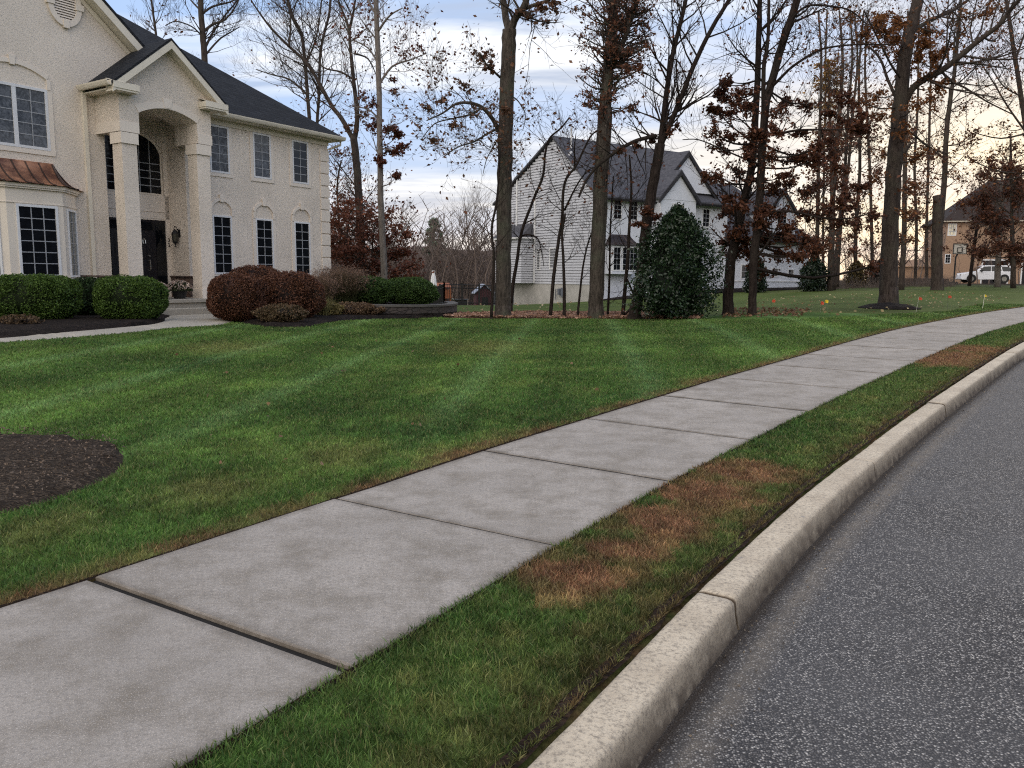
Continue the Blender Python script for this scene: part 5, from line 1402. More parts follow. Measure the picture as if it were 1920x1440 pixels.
q5 = a.limb([(1683, 240), (1710, 250), (1740, 275), (1775, 288)], 5, 2, 1.0)
q6 = a.limb([(1692, 150), (1670, 120), (1640, 60), (1620, 20)], 5, 2, -1.5)
BL = 3.2
for x, y, n in [(1640, 45, 80), (1660, 60, 90), (1680, 45, 110), (1705, 75, 100), (1730, 85, 110), (1750, 110, 80), (1655, 30, 60), (1690, 95, 90), (1720, 110, 80), (1740, 60, 70), (1770, 95, 60), (1735, 145, 60), (1760, 165, 60), (1675, 75, 90), (1625, 65, 60), (1700, 130, 60), (1650, 90, 60), (1750, 190, 45), (1715, 200, 40)]: a.blob(x, y, a.r.uniform(17, 27), n, 7)
a.lp2 = a.lp; 
a.spray(36, 2.6, 2, .7, .25, .3, 4, [q1, q2, q4]); a.spray(30, 2.2, 2, 1.1, .2, .2, 4, [q3, q5, q6]); 
for x, y, n in [(1820, 30, 30), (1850, 25, 30), (1870, 15, 26), (1800, 60, 20), (1830, 125, 22), (1790, 40, 20), (1700, 300, 40), (1640, 180, 45), (1615, 190, 40), (1650, 220, 45), (1700, 250, 40), (1730, 290, 30), (1655, 290, 30), (1700, 400, 36), (1640, 330, 36), (1720, 350, 30), (1560, 20, 20), (1600, 30, 24), (1880, 60, 16), (1710, 450, 24)]: a.blob(x, y, a.r.uniform(20, 32), n, 6)
BL = 2.9
a.done('oak_tree', 'big oak in a round mulch ring with orange brown leaves and a long right bough', (1665, 574), 'bark', OR1, OR2)
ring_c = gp(1667, 577); rp = [Vector((ring_c.x+.85*math.cos(k*math.pi/12), ring_c.y+1.0*math.sin(k*math.pi/12), 0)) for k in range(24)]
drape('mulch_ring', rp, M['mulch'], .05, mound=.12, res=.3)
# I: cut trunk with one thin living stem
D = 46
a = Tree(D, 7, .16); p = at(1757, 545, D)
a.limb([(1756, 548), (1757, 480), (1758, 420), (1758, 366)], 20, 17, 0, 10)
s1 = a.limb([(1763, 420), (1770, 354), (1775, 248), (1783, 180), (1791, 124), (1798, 50), (1806, -60)], 11, 4, .4, 7)
a.flare(1757, 545, 20, 24)
a.spray(34, 3.2, 2, .9, .2, .3, 4, [s1])
for x, y, n in [(1740, 430, 30), (1800, 270, 30), (1765, 300, 30), (1820, 260, 24), (1730, 380, 30), (1810, 200, 24), (1790, 330, 22)]: a.blob(x, y, 26, n, 6)
a.done('cut_tree', 'thick sawn-off trunk with one thin living stem rising behind it, left of the tan house', (1757, 545), 'bark', DK1, OR1)
# J: trees behind the stucco house
def rear(pts, w0, w1, D, lab, seed, extra=(), sprays=30, L=2.6, leafy=.1, bk='bark', blobs=(), cA=DK1, cB=OR1, name='bare_tree', grp='bare trees behind the stucco house', t0=.15, kids=4, ls=.15):
    a = Tree(D, seed, ls); a.limb(pts, w0, w1, 0, 8)
    for e, ew in extra: a.limb(e, ew, 1.6, a.r.uniform(-2, 2), 6)
    p = at(pts[0][0], pts[0][1], D); g = T(p.x, p.y)
    if p.z > g: a.main.tube([Vector((p.x, p.y, g-.2)), p], [w0*.6*a.sc, w0*.5*a.sc], 8)
    a.spray(sprays, L, 2, leafy, t0, .45, kids)
    for b in blobs: a.blob(b[0], b[1], b[2], b[3], 6)
    return a.done(name, lab, pts[0], bk, cA, cB, group=grp)
rear([(683, 560), (680, 506), (676, 440), (672, 354), (668, 300), (663, 255)], 16, 13, 38, 'bare tree behind the stucco house splitting low into a long left-leaning limb', 21,
     [([(663, 262), (640, 222), (621, 197), (597, 153), (573, 116), (542, 87), (510, 55), (488, 26), (465, -10), (430, -80)], 9), ([(664, 262), (670, 220), (663, 153), (657, 90), (653, 50), (636, 5), (615, -60)], 10), ([(655, 56), (663, 20), (672, -40)], 6),
      ([(664, 150), (640, 135), (610, 128), (590, 110), (575, 90)], 4), ([(542, 87), (545, 40), (538, -10)], 4), ([(663, 100), (690, 110), (705, 140)], 4)], 80, 2.8, .15,
     blobs=[(690, 215, 22, 40), (650, 240, 18, 24), (640, 290, 24, 30)])
rear([(720, 560), (720, 510), (716, 430), (713, 350), (712, 248), (709, 106), (705, 0), (702, -110)], 13, 8, 34, 'pale slender tree with reddish leaf sprays right of the stucco house', 22,
     [([(710, 160), (735, 125), (770, 112), (800, 100)], 5), ([(709, 120), (690, 90), (660, 75)], 4), ([(712, 225), (690, 205), (660, 200)], 4), ([(708, 60), (730, 30), (755, 15)], 5), ([(707, 30), (690, 0), (680, -40)], 5)], 60, 1.9, .7, 'bark_pale',
     [(730, 240, 18, 60), (745, 255, 16, 60), (700, 235, 18, 50), (735, 285, 20, 80), (755, 275, 16, 50), (715, 300, 16, 50), (745, 330, 15, 50), (700, 190, 16, 30), (735, 170, 14, 20), (760, 100, 16, 14), (790, 95, 16, 14), (680, 180, 14, 24), (740, 150, 13, 14)], (.07, .022, .016), (.15, .05, .03))
rear([(583, 300), (580, 221), (576, 170), (573, 131), (569, 90), (564, 60), (548, 30), (538, -10), (530, -80)], 7, 5, 42, 'bare tree with crooked stem rising behind the right end of the black roof', 23, [([(573, 120), (590, 80), (600, 30), (605, -20)], 4), ([(578, 180), (545, 150), (510, 140), (480, 130)], 4)], 60, 2.8)
rear([(596, 320), (595, 230), (598, 180), (600, 110), (606, 70), (618, 20), (622, -60)], 6, 4, 44, 'thin bare tree rising just above the end of the black roof', 24, [([(598, 170), (575, 130), (550, 115)], 3)], 40, 2.4)
rear([(385, 260), (384, 116), (380, 66), (377, 22), (376, -40), (376, -120)], 12, 9, 36, 'bare tree standing behind the porch gable, alone against the sky', 25,
     [([(385, 90), (400, 60), (425, 25), (445, 0), (460, -40)], 5), ([(381, 60), (400, 45), (420, 38), (440, 15), (455, -20)], 6), ([(380, 25), (400, 12), (440, 0), (470, -30)], 5), ([(377, 20), (362, 5), (345, -15)], 4), ([(379, 68), (360, 50), (330, 40), (310, 48)], 3), ([(384, 105), (410, 75), (430, 62), (450, 50)], 4)], 70, 1.5)
rear([(300, 140), (292, 60), (285, 10), (280, -60)], 5, 3, 46, 'far bare treetop peeping above the ridge of the black roof', 26, [], 16, 1.6)
rear([(640, 580), (640, 500), (636, 420), (632, 350), (640, 300)], 5, 3, 45, 'thin bare tree immediately right of the house corner', 27, [([(637, 430), (655, 400), (680, 370)], 3)], 50, 2.2, 1.2, blobs=[(640, 370, 24, 50), (655, 400, 26, 60), (635, 420, 22, 50)], cA=(.12, .045, .03), cB=(.22, .09, .05))
# red leaved beeches low beside the house
def beech(px, py, D, lab, seed, bl, cA=(.09, .03, .02), cB=(.19, .07, .04)):
    a = Tree(D, seed, .16); a.limb([(px, py), (px+2, py-50), (px-2, py-100), (px+3, py-150)], 6, 2.5, 0, 6)
    for x, y, r, n in bl: a.blob(x, y, r, n, 7)
    a.spray(20, 2, 2, 1.5, .1, .2, 4)
    return a.done('beech_tree', lab, (px, py), 'bark', cA, cB, group='low red-leaved trees by the shrubs')
beech(700, 570, 36, 'red-leaved beech spreading low behind the green shrubs, around the pale trunk', 31, [(x, y, 27, 75) for x, y in [(640, 520), (665, 500), (690, 520), (715, 500), (740, 510), (760, 530), (700, 470), (740, 480), (675, 470), (655, 470), (720, 450), (690, 440), (770, 500), (730, 540), (700, 545), (755, 475), (670, 530), (640, 480), (775, 525)]])
beech(650, 570, 37, 'sparser red-leaved tree pressed close to the house corner', 32, [(x, y, 26, 62) for x, y in [(625, 420), (640, 440), (660, 410), (650, 460), (630, 480), (690, 400), (665, 380), (720, 410), (745, 430), (700, 420), (640, 395), (625, 450), (760, 440), (680, 430)]], (.14, .05, .03), (.26, .10, .055))
# golden tree and thin trees on the right
a = Tree(58, 41, .22); a.limb([(1562, 535), (1560, 400), (1556, 250), (1553, 120)], 8, 3, 0, 6)
for x, y, n in [(1550, 120, 60), (1562, 135, 80), (1545, 150, 70), (1560, 170, 60), (1552, 200, 40), (1535, 165, 30), (1570, 155, 40)]: a.blob(x, y, 20, n, 6)
a.spray(30, 2, 2, 1, .3)
a.done('golden_tree', 'tree with a golden top of leaves among the darker oaks', (1562, 535), 'bark', GO1, GO2)
nr = random.Random(9)
NAMES = ['thin dark tree immediately right of the white house end wall', 'slender tree second from the white house end wall', 'tree with a straight grey stem third from the white house', 'right-leaning tree in the open gap before the big oak', 'second right-leaning thin tree in the same gap', 'thin tree midway between the white house and the big oak', 'hazy thin tree behind the left side of the big oak', 'dark trunk close behind the right side of the big oak', 'thin leafy tree between the big oak and the sawn-off trunk', 'faint tree just left of the sawn-off trunk']
for i, (x0, x1, w, D, leafy, sp) in enumerate([(1531, 1540, 9, 52, .5, 30), (1545, 1548, 5, 60, .3, 24), (1556, 1580, 13, 50, .6, 40), (1563, 1598, 8, 52, .4, 26), (1570, 1608, 7, 55, .4, 26), (1605, 1612, 8, 62, .5, 34), (1636, 1622, 7, 60, .7, 34), (1690, 1702, 11, 46, .9, 34), (1715, 1722, 6, 62, .8, 36), (1738, 1745, 6, 66, .7, 36)]):
    yb = 548 if D < 55 else 540
    pts = [(x0, yb), (x0+(x1-x0)*.2+nr.uniform(-3, 3), 440), (x0+(x1-x0)*.5+nr.uniform(-4, 4), 320), (x0+(x1-x0)*.8, 200), (x1, 110), (x1+nr.uniform(-8, 8), 20)]
    bl = [(x0+nr.uniform(-45, 45), nr.uniform(240, 470), nr.uniform(16, 26), 34) for _ in range(7)]
    rear(pts, w, 3, D, NAMES[i], 50+i, [], int(sp*.55), 2.4, leafy*1.3, 'bark', bl, (.09, .035, .022), (.20, .085, .045), 'woodland_tree', 'thin trees in the gap behind the big oak', .1, 4, .2)
LB_ = ['leafy oak at the right edge in front of the tan house', 'second leafy oak in front of the tan house garage', 'thin dark slanting tree across the tan house wall', 'tall bare-topped tree at the right edge of the scene']
def leafy(x0, x1, ytop, w, D, lab, seed, bl, cA=DK1, cB=DK2, sp=26, lf=1.2, bk='bark'):
    rear([(x0, 540), (x0+(x1-x0)*.3, 460), (x0+(x1-x0)*.7, 380), (x1, ytop)], w, 3, D, lab, seed, [], sp, 2.2, lf, bk, bl, cA, cB, 'oak_tree', 'oaks in front of the tan house', .3, 4, .19)
leafy(1870, 1880, 300, 12, 56, LB_[0], 71, [(1850+nr.uniform(-45, 60), nr.uniform(335, 500), 22, 80) for _ in range(17)], bk='bark_pale')
leafy(1900, 1895, 250, 10, 52, LB_[1], 72, [(1890+nr.uniform(-45, 45), nr.uniform(300, 490), 22, 80) for _ in range(19)])
leafy(1817, 1850, 400, 7, 60, LB_[2], 73, [(1830+nr.uniform(-20, 30), nr.uniform(400, 470), 14, 14) for _ in range(5)], bk='bark_dark')
rear([(1945, 540), (1940, 400), (1925, 250), (1905, 120), (1890, 20), (1880, -60)], 11, 5, 44, LB_[3], 74, [([(1925, 250), (1890, 200), (1860, 150), (1840, 120)], 4), ([(1915, 180), (1880, 160), (1850, 110)], 3), ([(1905, 110), (1925, 50), (1940, 0)], 4)], 50, 2.6, .7, 'bark', [(x, y, 22, 30) for x, y in [(1900, 280), (1880, 240), (1860, 300), (1830, 250), (1900, 320), (1850, 330), (1820, 300)]], DK1, OR1, 'tall_tree', None)
# pine and single trees over the woods
a = Tree(112, 81, .5); a.limb([(816, 560), (816, 500), (815, 412)], 5, 1.5, 0, 6)
pr_ = random.Random(8)
for k in range(15):
    u = k/15; y = 413+u*72; hw = 4+u*22
    for _ in range(3): x = 815+pr_.uniform(-hw, hw); a.blob(x, y+abs(x-815)*.12, 6, 26, 4)
a.done('pine_tree', 'green pine standing above the distant brown woods', (816, 560), 'bark', (.10, .14, .10), (.20, .25, .17))
a = Tree(105, 82); a.limb([(878, 560), (880, 480), (876, 430), (874, 400), (870, 380)], 4, 1.5, 0, 6); a.limb([(876, 430), (888, 400), (893, 385)], 2.5, 1, 0, 5); a.limb([(876, 445), (866, 420), (862, 400)], 2.5, 1, 0, 5); a.spray(40, 4, 2, 0, .3, .5, 4, rr=.5)
a.done('bare_tree', 'tall wispy bare tree rising above the distant woods right of the pine', (878, 560), 'bark_pale')
# ------------------------------------------------------------------ distant woods: one mass
def distant_trees(name, spots, bk, seed, H=(9, 13), dens=9):
    r = random.Random(seed); mb = MB()
    for x, y in spots:
        g = T(x, y); h = r.uniform(*H); w = h*.011; n = 5
        P = [Vector((x+r.uniform(-.3, .3)*k, y, g+h*k/n)) for k in range(n+1)]; mb.tube(P, [w*(1-k/n*.85) for k in range(n+1)], 4, cap=False)
        for b in range(dens):
            u = r.uniform(.25, .98); q = P[0].lerp(P[-1], u); a_ = r.uniform(0, 6.28); L = h*r.uniform(.14, .3)*(1.2-u*.6)
            d = Vector((math.cos(a_), math.sin(a_), r.uniform(.5, 1.4))).normalized(); e = q+d*L
            mb.tube([q, q.lerp(e, .5)+Vector((0, 0, L*.06)), e], [w*.38, w*.25, w*.1], 3, cap=False)
            for c in range(4):
                f = q.lerp(e, r.uniform(.3, 1)); dd = Vector((r.gauss(0, 1), r.gauss(0, 1), r.uniform(.3, 1.6))).normalized()*L*.45
                mb.tube([f, f+dd], [w*.16, w*.06], 3, cap=False)
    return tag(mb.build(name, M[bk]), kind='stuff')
sr = random.Random(77); spots = []
for k in range(1000):
    Y = sr.uniform(84, 150); px = sr.uniform(560, 1130); X = (px-960)/1500*Y; spots.append((X, Y))
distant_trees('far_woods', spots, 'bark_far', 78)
spots = []
for k in range(150):
    Y = sr.uniform(82, 150); px = sr.uniform(1500, 2000); spots.append(((px-960)/1500*Y, Y))
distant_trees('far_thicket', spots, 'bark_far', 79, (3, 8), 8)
# wooded rise closing the view
V = []; nx, ny = 90, 16
for j in range(ny):
    for i in range(nx):
        Y = 150+j*9; X = -160+i*2.6; u = j/(ny-1)
        e = smooth(80, -5, X)*.88+.12
        V.append((X, Y, -8+(17.0+4*(mn.noise((X*.05, Y*.02, 3)))+1.6*mn.noise((X*.5, Y*.2, 5)))*smooth(0, .6, u)*e+rnd.uniform(-.5, .5)*e*(u > .2)))
I = np.arange(nx*ny).reshape(ny, nx); F = np.stack([I[:-1, :-1], I[:-1, 1:], I[1:, 1:], I[1:, :-1]], -1).reshape(-1, 4)
cc = np.array([(.13, .098, .088)]*(nx*ny))*(1+.25*rng.normal(size=(nx*ny, 1)))
tag(npmesh('wooded_hill', np.array(V), F, np.maximum(cc, .02), attrmat('winter_woods', 0, 1, 0, 1.6, nlo=.5)), kind='structure')
# woods across the street, added out of view to darken the pane reflections
V = []; n = 120
for j in range(5):
    for i in range(n):
        a_ = math.radians(46+i/(n-1)*224); R = 62+j*5; h = (0, 8, 12, 13, 9)[j]+(2.5*mn.noise((a_*9, j, 1))+1.5*mn.noise((a_*40, j, 2)))*(j > 0)
        V.append((R*math.sin(a_), R*math.cos(a_), h-.5))
I = np.arange(n*5).reshape(5, n); F = np.stack([I[:-1, :-1], I[:-1, 1:], I[1:, 1:], I[1:, :-1]], -1).reshape(-1, 4)
tag(npmesh('wooded_hill', np.array(V), F, np.full((n*5, 3), .05), M['turf']), kind='structure')

# ------------------------------------------------------------------ shrubs
def shrub(name, label, loc, w, d, h, cA, cB, n, ls, pw=2.6, lump=.08, base=.04, group=None, seed=1, hull=.86, taper=0, stems=True, flat=0.0, under=.12, hc=None):
    r = np.random.default_rng(seed)
    t_ = thing(name, label, 'shrub', loc, rnd.uniform(-.2, .2), group)
    def surf(th, ph, k=1.0):
        ct, st_, cp, sp2 = np.cos(th), np.sin(th), np.cos(ph), np.sin(ph)
        e = 2/pw
        sx = np.sign(ct)*np.abs(ct)**e*np.abs(cp)**e; sy = np.sign(st_)*np.abs(st_)**e*np.abs(cp)**e; sz = np.sign(sp2)*np.abs(sp2)**e
        q = 1+lump*(np.sin(3*th+seed)*np.cos(2.3*ph+seed)+.6*np.sin(7*th+2*seed)*np.sin(5*ph))
        zz__ = (sz*.5+.5)
        tp = 1-taper*zz__
        und = 1-under*np.clip(1-zz__*3, 0, 1)
        return np.stack([sx*w*.5*q*k*tp*und, sy*d*.5*q*k*tp*und, (zz__*k+(1-k)*.5)*h*(1+.3*lump*np.sin(5*th+3*seed))+base], -1)
    nu, nv = 28, 14
    th, ph = np.meshgrid(np.linspace(0, 2*np.pi, nu, endpoint=False), np.linspace(-np.pi/2, np.pi/2, nv)); Vh = surf(th, ph, hull).reshape(-1, 3)
    I = np.arange(nu*nv).reshape(nv, nu); J_ = np.roll(I, -1, 1); Fh = np.stack([I[:-1], J_[:-1], J_[1:], I[1:]], -1).reshape(-1, 4)
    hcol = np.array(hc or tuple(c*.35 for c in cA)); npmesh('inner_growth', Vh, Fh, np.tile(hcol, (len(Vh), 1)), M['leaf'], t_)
    th = r.uniform(0, 2*np.pi, n); ph = np.arcsin(r.uniform(-1, 1, n)); k = 1.03-np.abs(r.normal(0, .045, n)); P = surf(th, ph, 1)*1.0
    c = np.array([0, 0, h*.5+base]); P = c+(P-c)*k[:, None]; P += r.normal(0, ls*.3, P.shape); P = P[P[:, 2] > .015]
    V, F, C = leaf_arrays(P, ls, cA, cB, flat, r)
    # leaf tones vary at random, lighter than the inner hull
    npmesh('foliage', V, F, C, M['leaf'], t_)
    if stems:
        sm = MB()
        for q in range(7):
            a_ = q*.9; sm.tube([(0.05*math.cos(a_), .05*math.sin(a_), -.1), (w*.22*math.cos(a_), d*.22*math.sin(a_), h*.35+base)], [.02, .012], 4)
        sm.build('stem', M['bark_dark'], t_)
    return t_
def place(px, py, d): g = gp(px, py); q = Vector((g.x, g.y, 0)); n_ = Vector((g.x, g.y, 0)).normalized(); q = q+n_*d*.5; return Vector((q.x, q.y, T(q.x, q.y)))
GA, GB = (.030, .060, .012), (.12, .20, .038)
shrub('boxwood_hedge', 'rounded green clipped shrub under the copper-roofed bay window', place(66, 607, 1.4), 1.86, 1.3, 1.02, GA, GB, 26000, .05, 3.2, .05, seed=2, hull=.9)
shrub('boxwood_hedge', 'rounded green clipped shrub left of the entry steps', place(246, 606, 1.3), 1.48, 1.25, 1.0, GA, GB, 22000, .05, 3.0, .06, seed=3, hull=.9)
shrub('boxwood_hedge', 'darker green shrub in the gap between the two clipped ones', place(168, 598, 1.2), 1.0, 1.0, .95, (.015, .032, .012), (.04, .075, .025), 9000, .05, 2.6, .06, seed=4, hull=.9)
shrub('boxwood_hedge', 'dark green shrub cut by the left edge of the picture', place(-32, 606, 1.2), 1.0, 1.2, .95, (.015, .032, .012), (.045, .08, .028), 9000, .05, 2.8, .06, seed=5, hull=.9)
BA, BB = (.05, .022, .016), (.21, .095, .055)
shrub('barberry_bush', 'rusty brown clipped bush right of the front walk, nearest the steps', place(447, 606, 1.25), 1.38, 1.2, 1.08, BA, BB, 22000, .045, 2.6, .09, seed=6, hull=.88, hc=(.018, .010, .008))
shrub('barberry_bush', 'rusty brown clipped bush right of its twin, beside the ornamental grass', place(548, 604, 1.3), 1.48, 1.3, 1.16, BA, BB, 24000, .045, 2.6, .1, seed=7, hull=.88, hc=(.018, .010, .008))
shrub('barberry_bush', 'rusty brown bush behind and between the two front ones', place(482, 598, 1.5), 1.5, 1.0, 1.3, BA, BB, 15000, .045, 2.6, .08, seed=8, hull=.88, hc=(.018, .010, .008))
shrub('twiggy_shrub', 'small tangled reddish shrub at the foot of the brown bushes', place(528, 611, .7), 1.1, .6, .42, (.05, .045, .02), (.19, .12, .07), 4500, .05, 2, .2, seed=9, hull=.6, hc=(.02, .014, .01))
shrub('twiggy_shrub', 'low straw-coloured shrub before the retaining wall', place(662, 596, .7), 1.5, .7, .34, (.09, .055, .035), (.22, .14, .08), 4500, .06, 2, .2, seed=10, hull=.6, hc=(.03, .02, .015))
shrub('twiggy_shrub', 'yellowish low clump beside the brown bushes', place(612, 597, .6), .8, .6, .36, (.12, .10, .03), (.26, .20, .08), 2500, .07, 2, .2, seed=12, hull=.6, hc=(.04, .03, .015))
shrub('twiggy_shrub', 'sparse dry clump in the mulch left of the clipped shrubs', place(38, 616, .4), .7, .4, .22, (.06, .04, .025), (.17, .11, .06), 700, .06, 2, .2, seed=11, hull=.4)
YA, YB = (.025, .055, .016), (.085, .15, .035)
for x0_, dd, lab_, sd, ww in ((690, 25.4, 'spreading green shrub on the raised bed next to the ornamental grass', 13, 1.65), (768, 26.0, 'spreading green shrub at the right end of the raised bed', 14, 1.75)):
    p = at(x0_, 575, dd); shrub('spreading_shrub', lab_, Vector((p.x, p.y, T(p.x, p.y)+.22)), ww, 1.3, .86, YA, YB, 18000, .06, 2.2, .12, seed=sd, hull=.82, base=.0)
# holly
def cone_bush(name, label, loc, w, h, cA, cB, n, ls, seed, cat='evergreen bush'):
    r = np.random.default_rng(seed); t_ = thing(name, label, cat, loc, 0)
    prof_u = np.array([0, .06, .2, .38, .55, .7, .82, .92, 1]); prof = np.array([.62, .86, 1.0, .96, .84, .66, .46, .26, .03])
    def R(u, th): return np.interp(u, prof_u, prof)*w*.5*(1+.24*np.sin(2*th+seed)*np.sin(7*u+seed)+.20*np.sin(5*th+13*u+seed)+.16*np.sin(9*th-21*u))
    u = r.uniform(0, 1, n)**.85; th = r.uniform(0, 2*np.pi, n); k = 1.06-np.abs(r.normal(0, .17, n))+.22*(r.uniform(0, 1, n) < .10)*r.uniform(0, 1, n)
    rad = R(u, th)*k; P = np.stack([rad*np.cos(th), rad*np.sin(th), .08+u*h], -1)+r.normal(0, .05, (n, 3))
    V, F, C = leaf_arrays(P, ls, cA, cB, 0, r, .5); npmesh('foliage', V, F, C, M['leaf_gloss'], t_)
    uu, tt = np.meshgrid(np.linspace(0, .97, 16), np.linspace(0, 2*np.pi, 24, endpoint=False), indexing='ij'); rr_ = R(uu, tt)*.62
    Vh = np.stack([rr_*np.cos(tt), rr_*np.sin(tt), .1+uu*h], -1).reshape(-1, 3); I = np.arange(16*24).reshape(16, 24); J_ = np.roll(I, -1, 1); Fh = np.stack([I[:-1], J_[:-1], J_[1:], I[1:]], -1).reshape(-1, 4)
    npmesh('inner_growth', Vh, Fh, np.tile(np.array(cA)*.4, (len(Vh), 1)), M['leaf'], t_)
    mb = MB(); mb.tube([(0, 0, -.2), (0, 0, .5), (.05, 0, h*.8)], [.09, .07, .02], 6)
    for q in range(5): a_ = q*1.3; mb.tube([(0, 0, -.1), (.5*math.cos(a_), .5*math.sin(a_), .6)], [.03, .02], 4)
    mb.build('trunk', M['bark_dark'], t_); return t_
M['leaf_gloss'] = attrmat('glossy_leaf', .15, .35, .5)
p = gp(1278, 600); pz = Vector((p.x, p.y+1.0, 0)); pz.z = T(pz.x, pz.y)
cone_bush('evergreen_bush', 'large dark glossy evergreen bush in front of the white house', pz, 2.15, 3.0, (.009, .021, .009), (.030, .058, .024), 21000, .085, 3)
for px, D_, hh, ww, lab_ in ((1524, 50, 2.1, 1.5, 'dark conical evergreen at the right corner of the white house'), (1416, 50, 2.2, 1.2, 'dark evergreen against the white wall behind the oaks')):
    p = at(px, 545, D_); cone_bush('evergreen_bush', lab_, Vector((p.x, p.y, T(p.x, p.y)-.1)), ww, hh, (.010, .020, .011), (.022, .04, .018), 4000, .16, int(D_)+px)
for px, D_, hh, ww, lab_ in ((1604, 60, 1.9, 1.5, 'yellowish bush in the gap right of the white house'), (1650, 62, 2.1, 1.6, 'dark round bush touching the left side of the big oak')):
    p = at(px, 540, D_); cone_bush('conical_bush', lab_, Vector((p.x, p.y, T(p.x, p.y)-.1)), ww, hh, (.02, .018, .012) if px > 1610 else (.05, .035, .015), (.04, .03, .02) if px > 1610 else (.14, .10, .03), 2600, .16, px, 'bush')
# low twiggy growth on the boundary of the far lawn
a = []
for k in range(900):
    px = sr.uniform(1530, 1790); D_ = sr.uniform(54, 66); p = at(px, 540, D_); g = T(p.x, p.y); a.append((p.x, p.y, g))
mb = MB()
for x, y, g in a:
    for q in range(2): mb.tube([(x, y, g-.05), (x+sr.gauss(0, .35), y+sr.gauss(0, .35), g+sr.uniform(.15, .8))], [.009, .004], 3, cap=False)
tag(mb.build('undergrowth', M['bark_far']), kind='stuff')
# low timber and wall beyond the lawn
p = at(1700, 531, 63); o = MB().box(-2.2, 3.2, -.15, .15, -.3, .55).build('garden_wall', M['stone'], None, bev=.02); o.location = (p.x, p.y, T(p.x, p.y)); tag(o, 'low reddish stone garden wall between the big oak and the sawn-off trunk', 'wall')
p = at(1700, 520, 100); sh_ = thing('garden_shed', 'low tan building with pale roof between the two thick trunks', 'shed', (p.x, p.y, T(p.x, p.y)), -.1)
MB().box(-3.6, 4.2, 0, 4, -1, 2.0).build('wall', M['found3'], sh_); MB().slab([(-3.9, -.3, 2.0), (4.5, -.3, 2.0), (4.5, 2, 2.8), (-3.9, 2, 2.8)], (0, 0, .1)).build('roof', M['found3'], sh_)

# ornamental grass
def fountain(name, label, loc, h, w, n, cA, cB, plume=0, seed=1, cat='ornamental grass'):
    r = np.random.default_rng(seed); t_ = thing(name, label, cat, loc, 0); 
    th = r.uniform(0, 2*np.pi, n); ro_ = w*.5*np.sqrt(r.uniform(0, 1, n)); L = h*r.uniform(.6, 1.08, n); b0 = r.normal(0, w*.09, (n, 2)); k = 5
    V = np.empty((n, k, 2, 3)); wd = r.uniform(.004, .009, n)
    for i in range(k):
        u = i/(k-1); x = b0[:, 0]+np.cos(th)*ro_*u**1.7; y = b0[:, 1]+np.sin(th)*ro_*u**1.7; z = L*(u-.12*u**3*(ro_/w*2)**1.5)
        ww_ = wd*(1-.8*u); V[:, i, 0] = np.stack([x-np.sin(th)*ww_, y+np.cos(th)*ww_, z], -1); V[:, i, 1] = np.stack([x+np.sin(th)*ww_, y-np.cos(th)*ww_, z], -1)
    idx = np.arange(n*k*2).reshape(n, k, 2); F = np.stack([idx[:, :-1, 0], idx[:, :-1, 1], idx[:, 1:, 1], idx[:, 1:, 0]], -1).reshape(-1, 4)
    u = np.linspace(0, 1, k)[None, :, None, None]; m_ = r.uniform(0, 1, (n, 1, 1, 1)); top = np.clip((u-.55)*2.2, 0, 1)
    C = np.array(cA)*(1-m_)+np.array(cB)*m_; C = C*(1-top*.8*plume)+np.array((.22, .14, .10))*top*.8*plume; C = np.broadcast_to(C, (n, k, 2, 3))
    npmesh('blades', V.reshape(-1, 3), F, C.reshape(-1, 3).copy(), M['leaf'], t_)
    if plume:
        q = np.random.default_rng(seed+5); m2 = n//3; sel = V[:m2, -1, 0]+q.normal(0, .05, (m2, 3)); sel = np.concatenate([sel+q.normal(0, .03, sel.shape) for _ in range(4)])
        V2, F2, C2 = leaf_arrays(sel, .05, (.17, .10, .075), (.30, .20, .15), 0, q, .25); npmesh('plume', V2, F2, C2, M['leaf'], t_)
    return t_
p = at(640, 588, 24.5); fountain('ornamental_grass', 'tall feathery ornamental grass between brown bushes and green shrubs', Vector((p.x, p.y, T(p.x, p.y))), 1.35, 1.7, 3800, (.035, .05, .018), (.09, .095, .04), 1, 3)
p = at(603, 592, 23.0); fountain('ornamental_grass', 'smaller pale ornamental grass by the house corner', Vector((p.x, p.y, T(p.x, p.y))), 1.15, 1.0, 1300, (.07, .06, .03), (.17, .13, .07), 1, 4)
p = at(610, 600, 21.5); fountain('variegated_grass', 'little yellow striped grass tuft beside the brown bush', Vector((p.x, p.y, T(p.x, p.y))), .6, .8, 300, (.14, .13, .05), (.30, .27, .12), 0, 5)
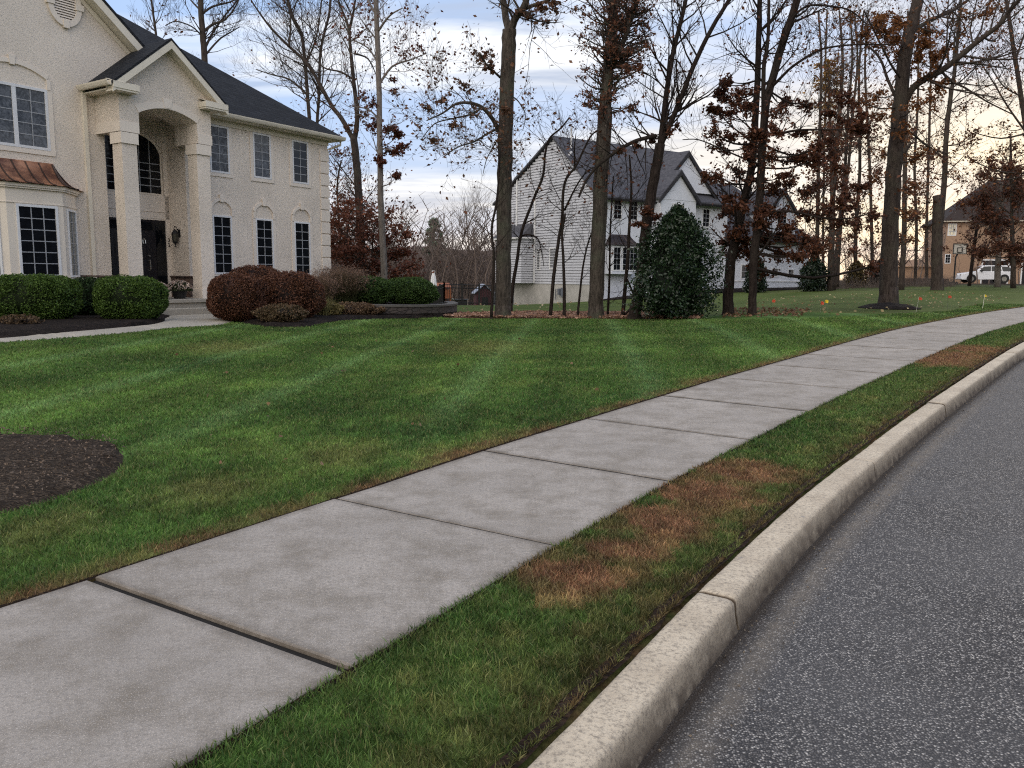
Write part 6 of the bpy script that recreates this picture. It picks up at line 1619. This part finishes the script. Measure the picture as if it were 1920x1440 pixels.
# potted mums on the porch
def mums(u_, v_, zz, label, s=1):
    loc = H1.matrix_world @ Vector((0, 0, 0)); c_, s_ = math.cos(math.radians(57)), math.sin(math.radians(57))
    L = Vector((HA.x+c_*u_-s_*v_, HA.y+s_*u_+c_*v_, zz)); t_ = thing('potted_mums', label, 'potted plant', L, 0, 'potted chrysanthemums on the porch')
    p_ = MB(); p_.tube([(0, 0, 0), (0, 0, .22*s), (0, 0, .25*s)], [.15*s, .21*s, .22*s], 16); p_.build('pot', M['iron'], t_)
    r = np.random.default_rng(int(abs(u_)*10)); n = 3000; d = r.normal(size=(n, 3)); d /= np.linalg.norm(d, axis=1)[:, None]; d[:, 2] = np.abs(d[:, 2]); R_ = .36*s
    P = d*np.array([R_, R_, R_*.8])*r.uniform(.8, 1, (n, 1))+np.array([0, 0, .22*s])
    V, F, C = leaf_arrays(P, .035, (.03, .045, .02), (.07, .08, .035), 0, r); npmesh('foliage', V, F, C, M['leaf'], t_)
    P2 = d[:700]*np.array([R_, R_, R_*.8])*r.uniform(1.0, 1.04, (700, 1))+np.array([0, 0, .22*s]); P2 = P2[P2[:, 2] > .28*s]
    V, F, C = leaf_arrays(P2, .045, (.42, .30, .26), (.60, .50, .42), 0, r, .9); npmesh('flowers', V, F, C, M['leaf'], t_)
mums(-6.75, -.95, .70, 'pot of pale pink chrysanthemums on the porch beside the right column')
mums(-7.70, -1.30, .70, 'pot of chrysanthemums peeping over the clipped shrub by the left column', .95)

# ------------------------------------------------------------------ fallen leaves
def litter(name, poly_px, n, ls, cA, cB, lift=.015, seed=1, m='leaf', label=None):
    r = random.Random(seed); PP = [gp(*p) for p in poly_px]; x0, x1 = min(p.x for p in PP), max(p.x for p in PP); y0, y1 = min(p.y for p in PP), max(p.y for p in PP)
    P = []; k = 0
    while len(P) < n and k < n*30:
        k += 1; x, y = r.uniform(x0, x1), r.uniform(y0, y1)
        if inpoly(x, y, PP): P.append((x, y, T(x, y)+lift+r.uniform(0, .03)))
    q = np.random.default_rng(seed); P = np.array(P)
    V, F, C = leaf_arrays(P, ls, cA, cB, .75, q, .7); return tag(npmesh(name, V, F, C, M[m]), kind='stuff')
LBP = [(832, 594.5), (900, 596), (1000, 596.8), (1100, 597.3), (1200, 597.5), (1310, 598), (1318, 592), (1240, 586), (1150, 587), (1000, 586), (920, 588), (835, 589)]
drape('leaf_bed', [gp(*p) for p in LBP], M['leafbed'], .02, res=.4)
litter('fallen_leaves', LBP, 9000, .11, (.20, .10, .06), (.52, .33, .24), .03, 4)
litter('scattered_leaves', [(1380, 596), (1560, 594), (1700, 584), (1850, 572), (1900, 560), (1800, 548), (1600, 552), (1400, 560)], 420, .085, (.22, .15, .07), (.50, .42, .24), .02, 5)
litter('scattered_leaves', [(1350, 596), (1500, 596), (1520, 580), (1380, 578)], 500, .09, (.10, .05, .03), (.24, .14, .08), .02, 6)
litter('scattered_leaves', [(840, 590), (1110, 590), (1110, 566), (960, 566)], 260, .12, (.34, .22, .12), (.55, .42, .28), .03, 7)
litter('scattered_leaves', [(20, 1040), (640, 900), (1100, 760), (1500, 650), (1300, 605), (500, 640), (30, 700)], 46, .05, (.10, .05, .03), (.34, .22, .12), .035, 8)
# small debris: bits of mulch and stones on the soil patch and a few crumbs on the concrete
q = random.Random(14); P = []
for _ in range(2600):
    x = q.uniform(min(p.x for p in mc_pts), max(p.x for p in mc_pts)); y = q.uniform(min(p.y for p in mc_pts), max(p.y for p in mc_pts))
    if inpoly(x, y, mc_pts): P.append((x, y, T(x, y)+.05+.02*q.random()))
V, F, C = leaf_arrays(np.array(P), .022, (.05, .035, .025), (.26, .19, .14), .5, np.random.default_rng(15), .5); tag(npmesh('wood_chips', V, F, C, M['leaf']), kind='stuff')
P = []
for _ in range(900):
    s_ = q.uniform(-1, 14); o_ = O_KF+.03+abs(q.gauss(0, .11)); x, y = cpt(s_, o_); P.append((x, y, T(*cpt(s_, 1.2))-.145))
V, F, C = leaf_arrays(np.array(P), .012, (.05, .035, .025), (.40, .33, .25), .6, np.random.default_rng(16), .6); tag(npmesh('road_grit', V, F, C, M['leaf']), kind='stuff')
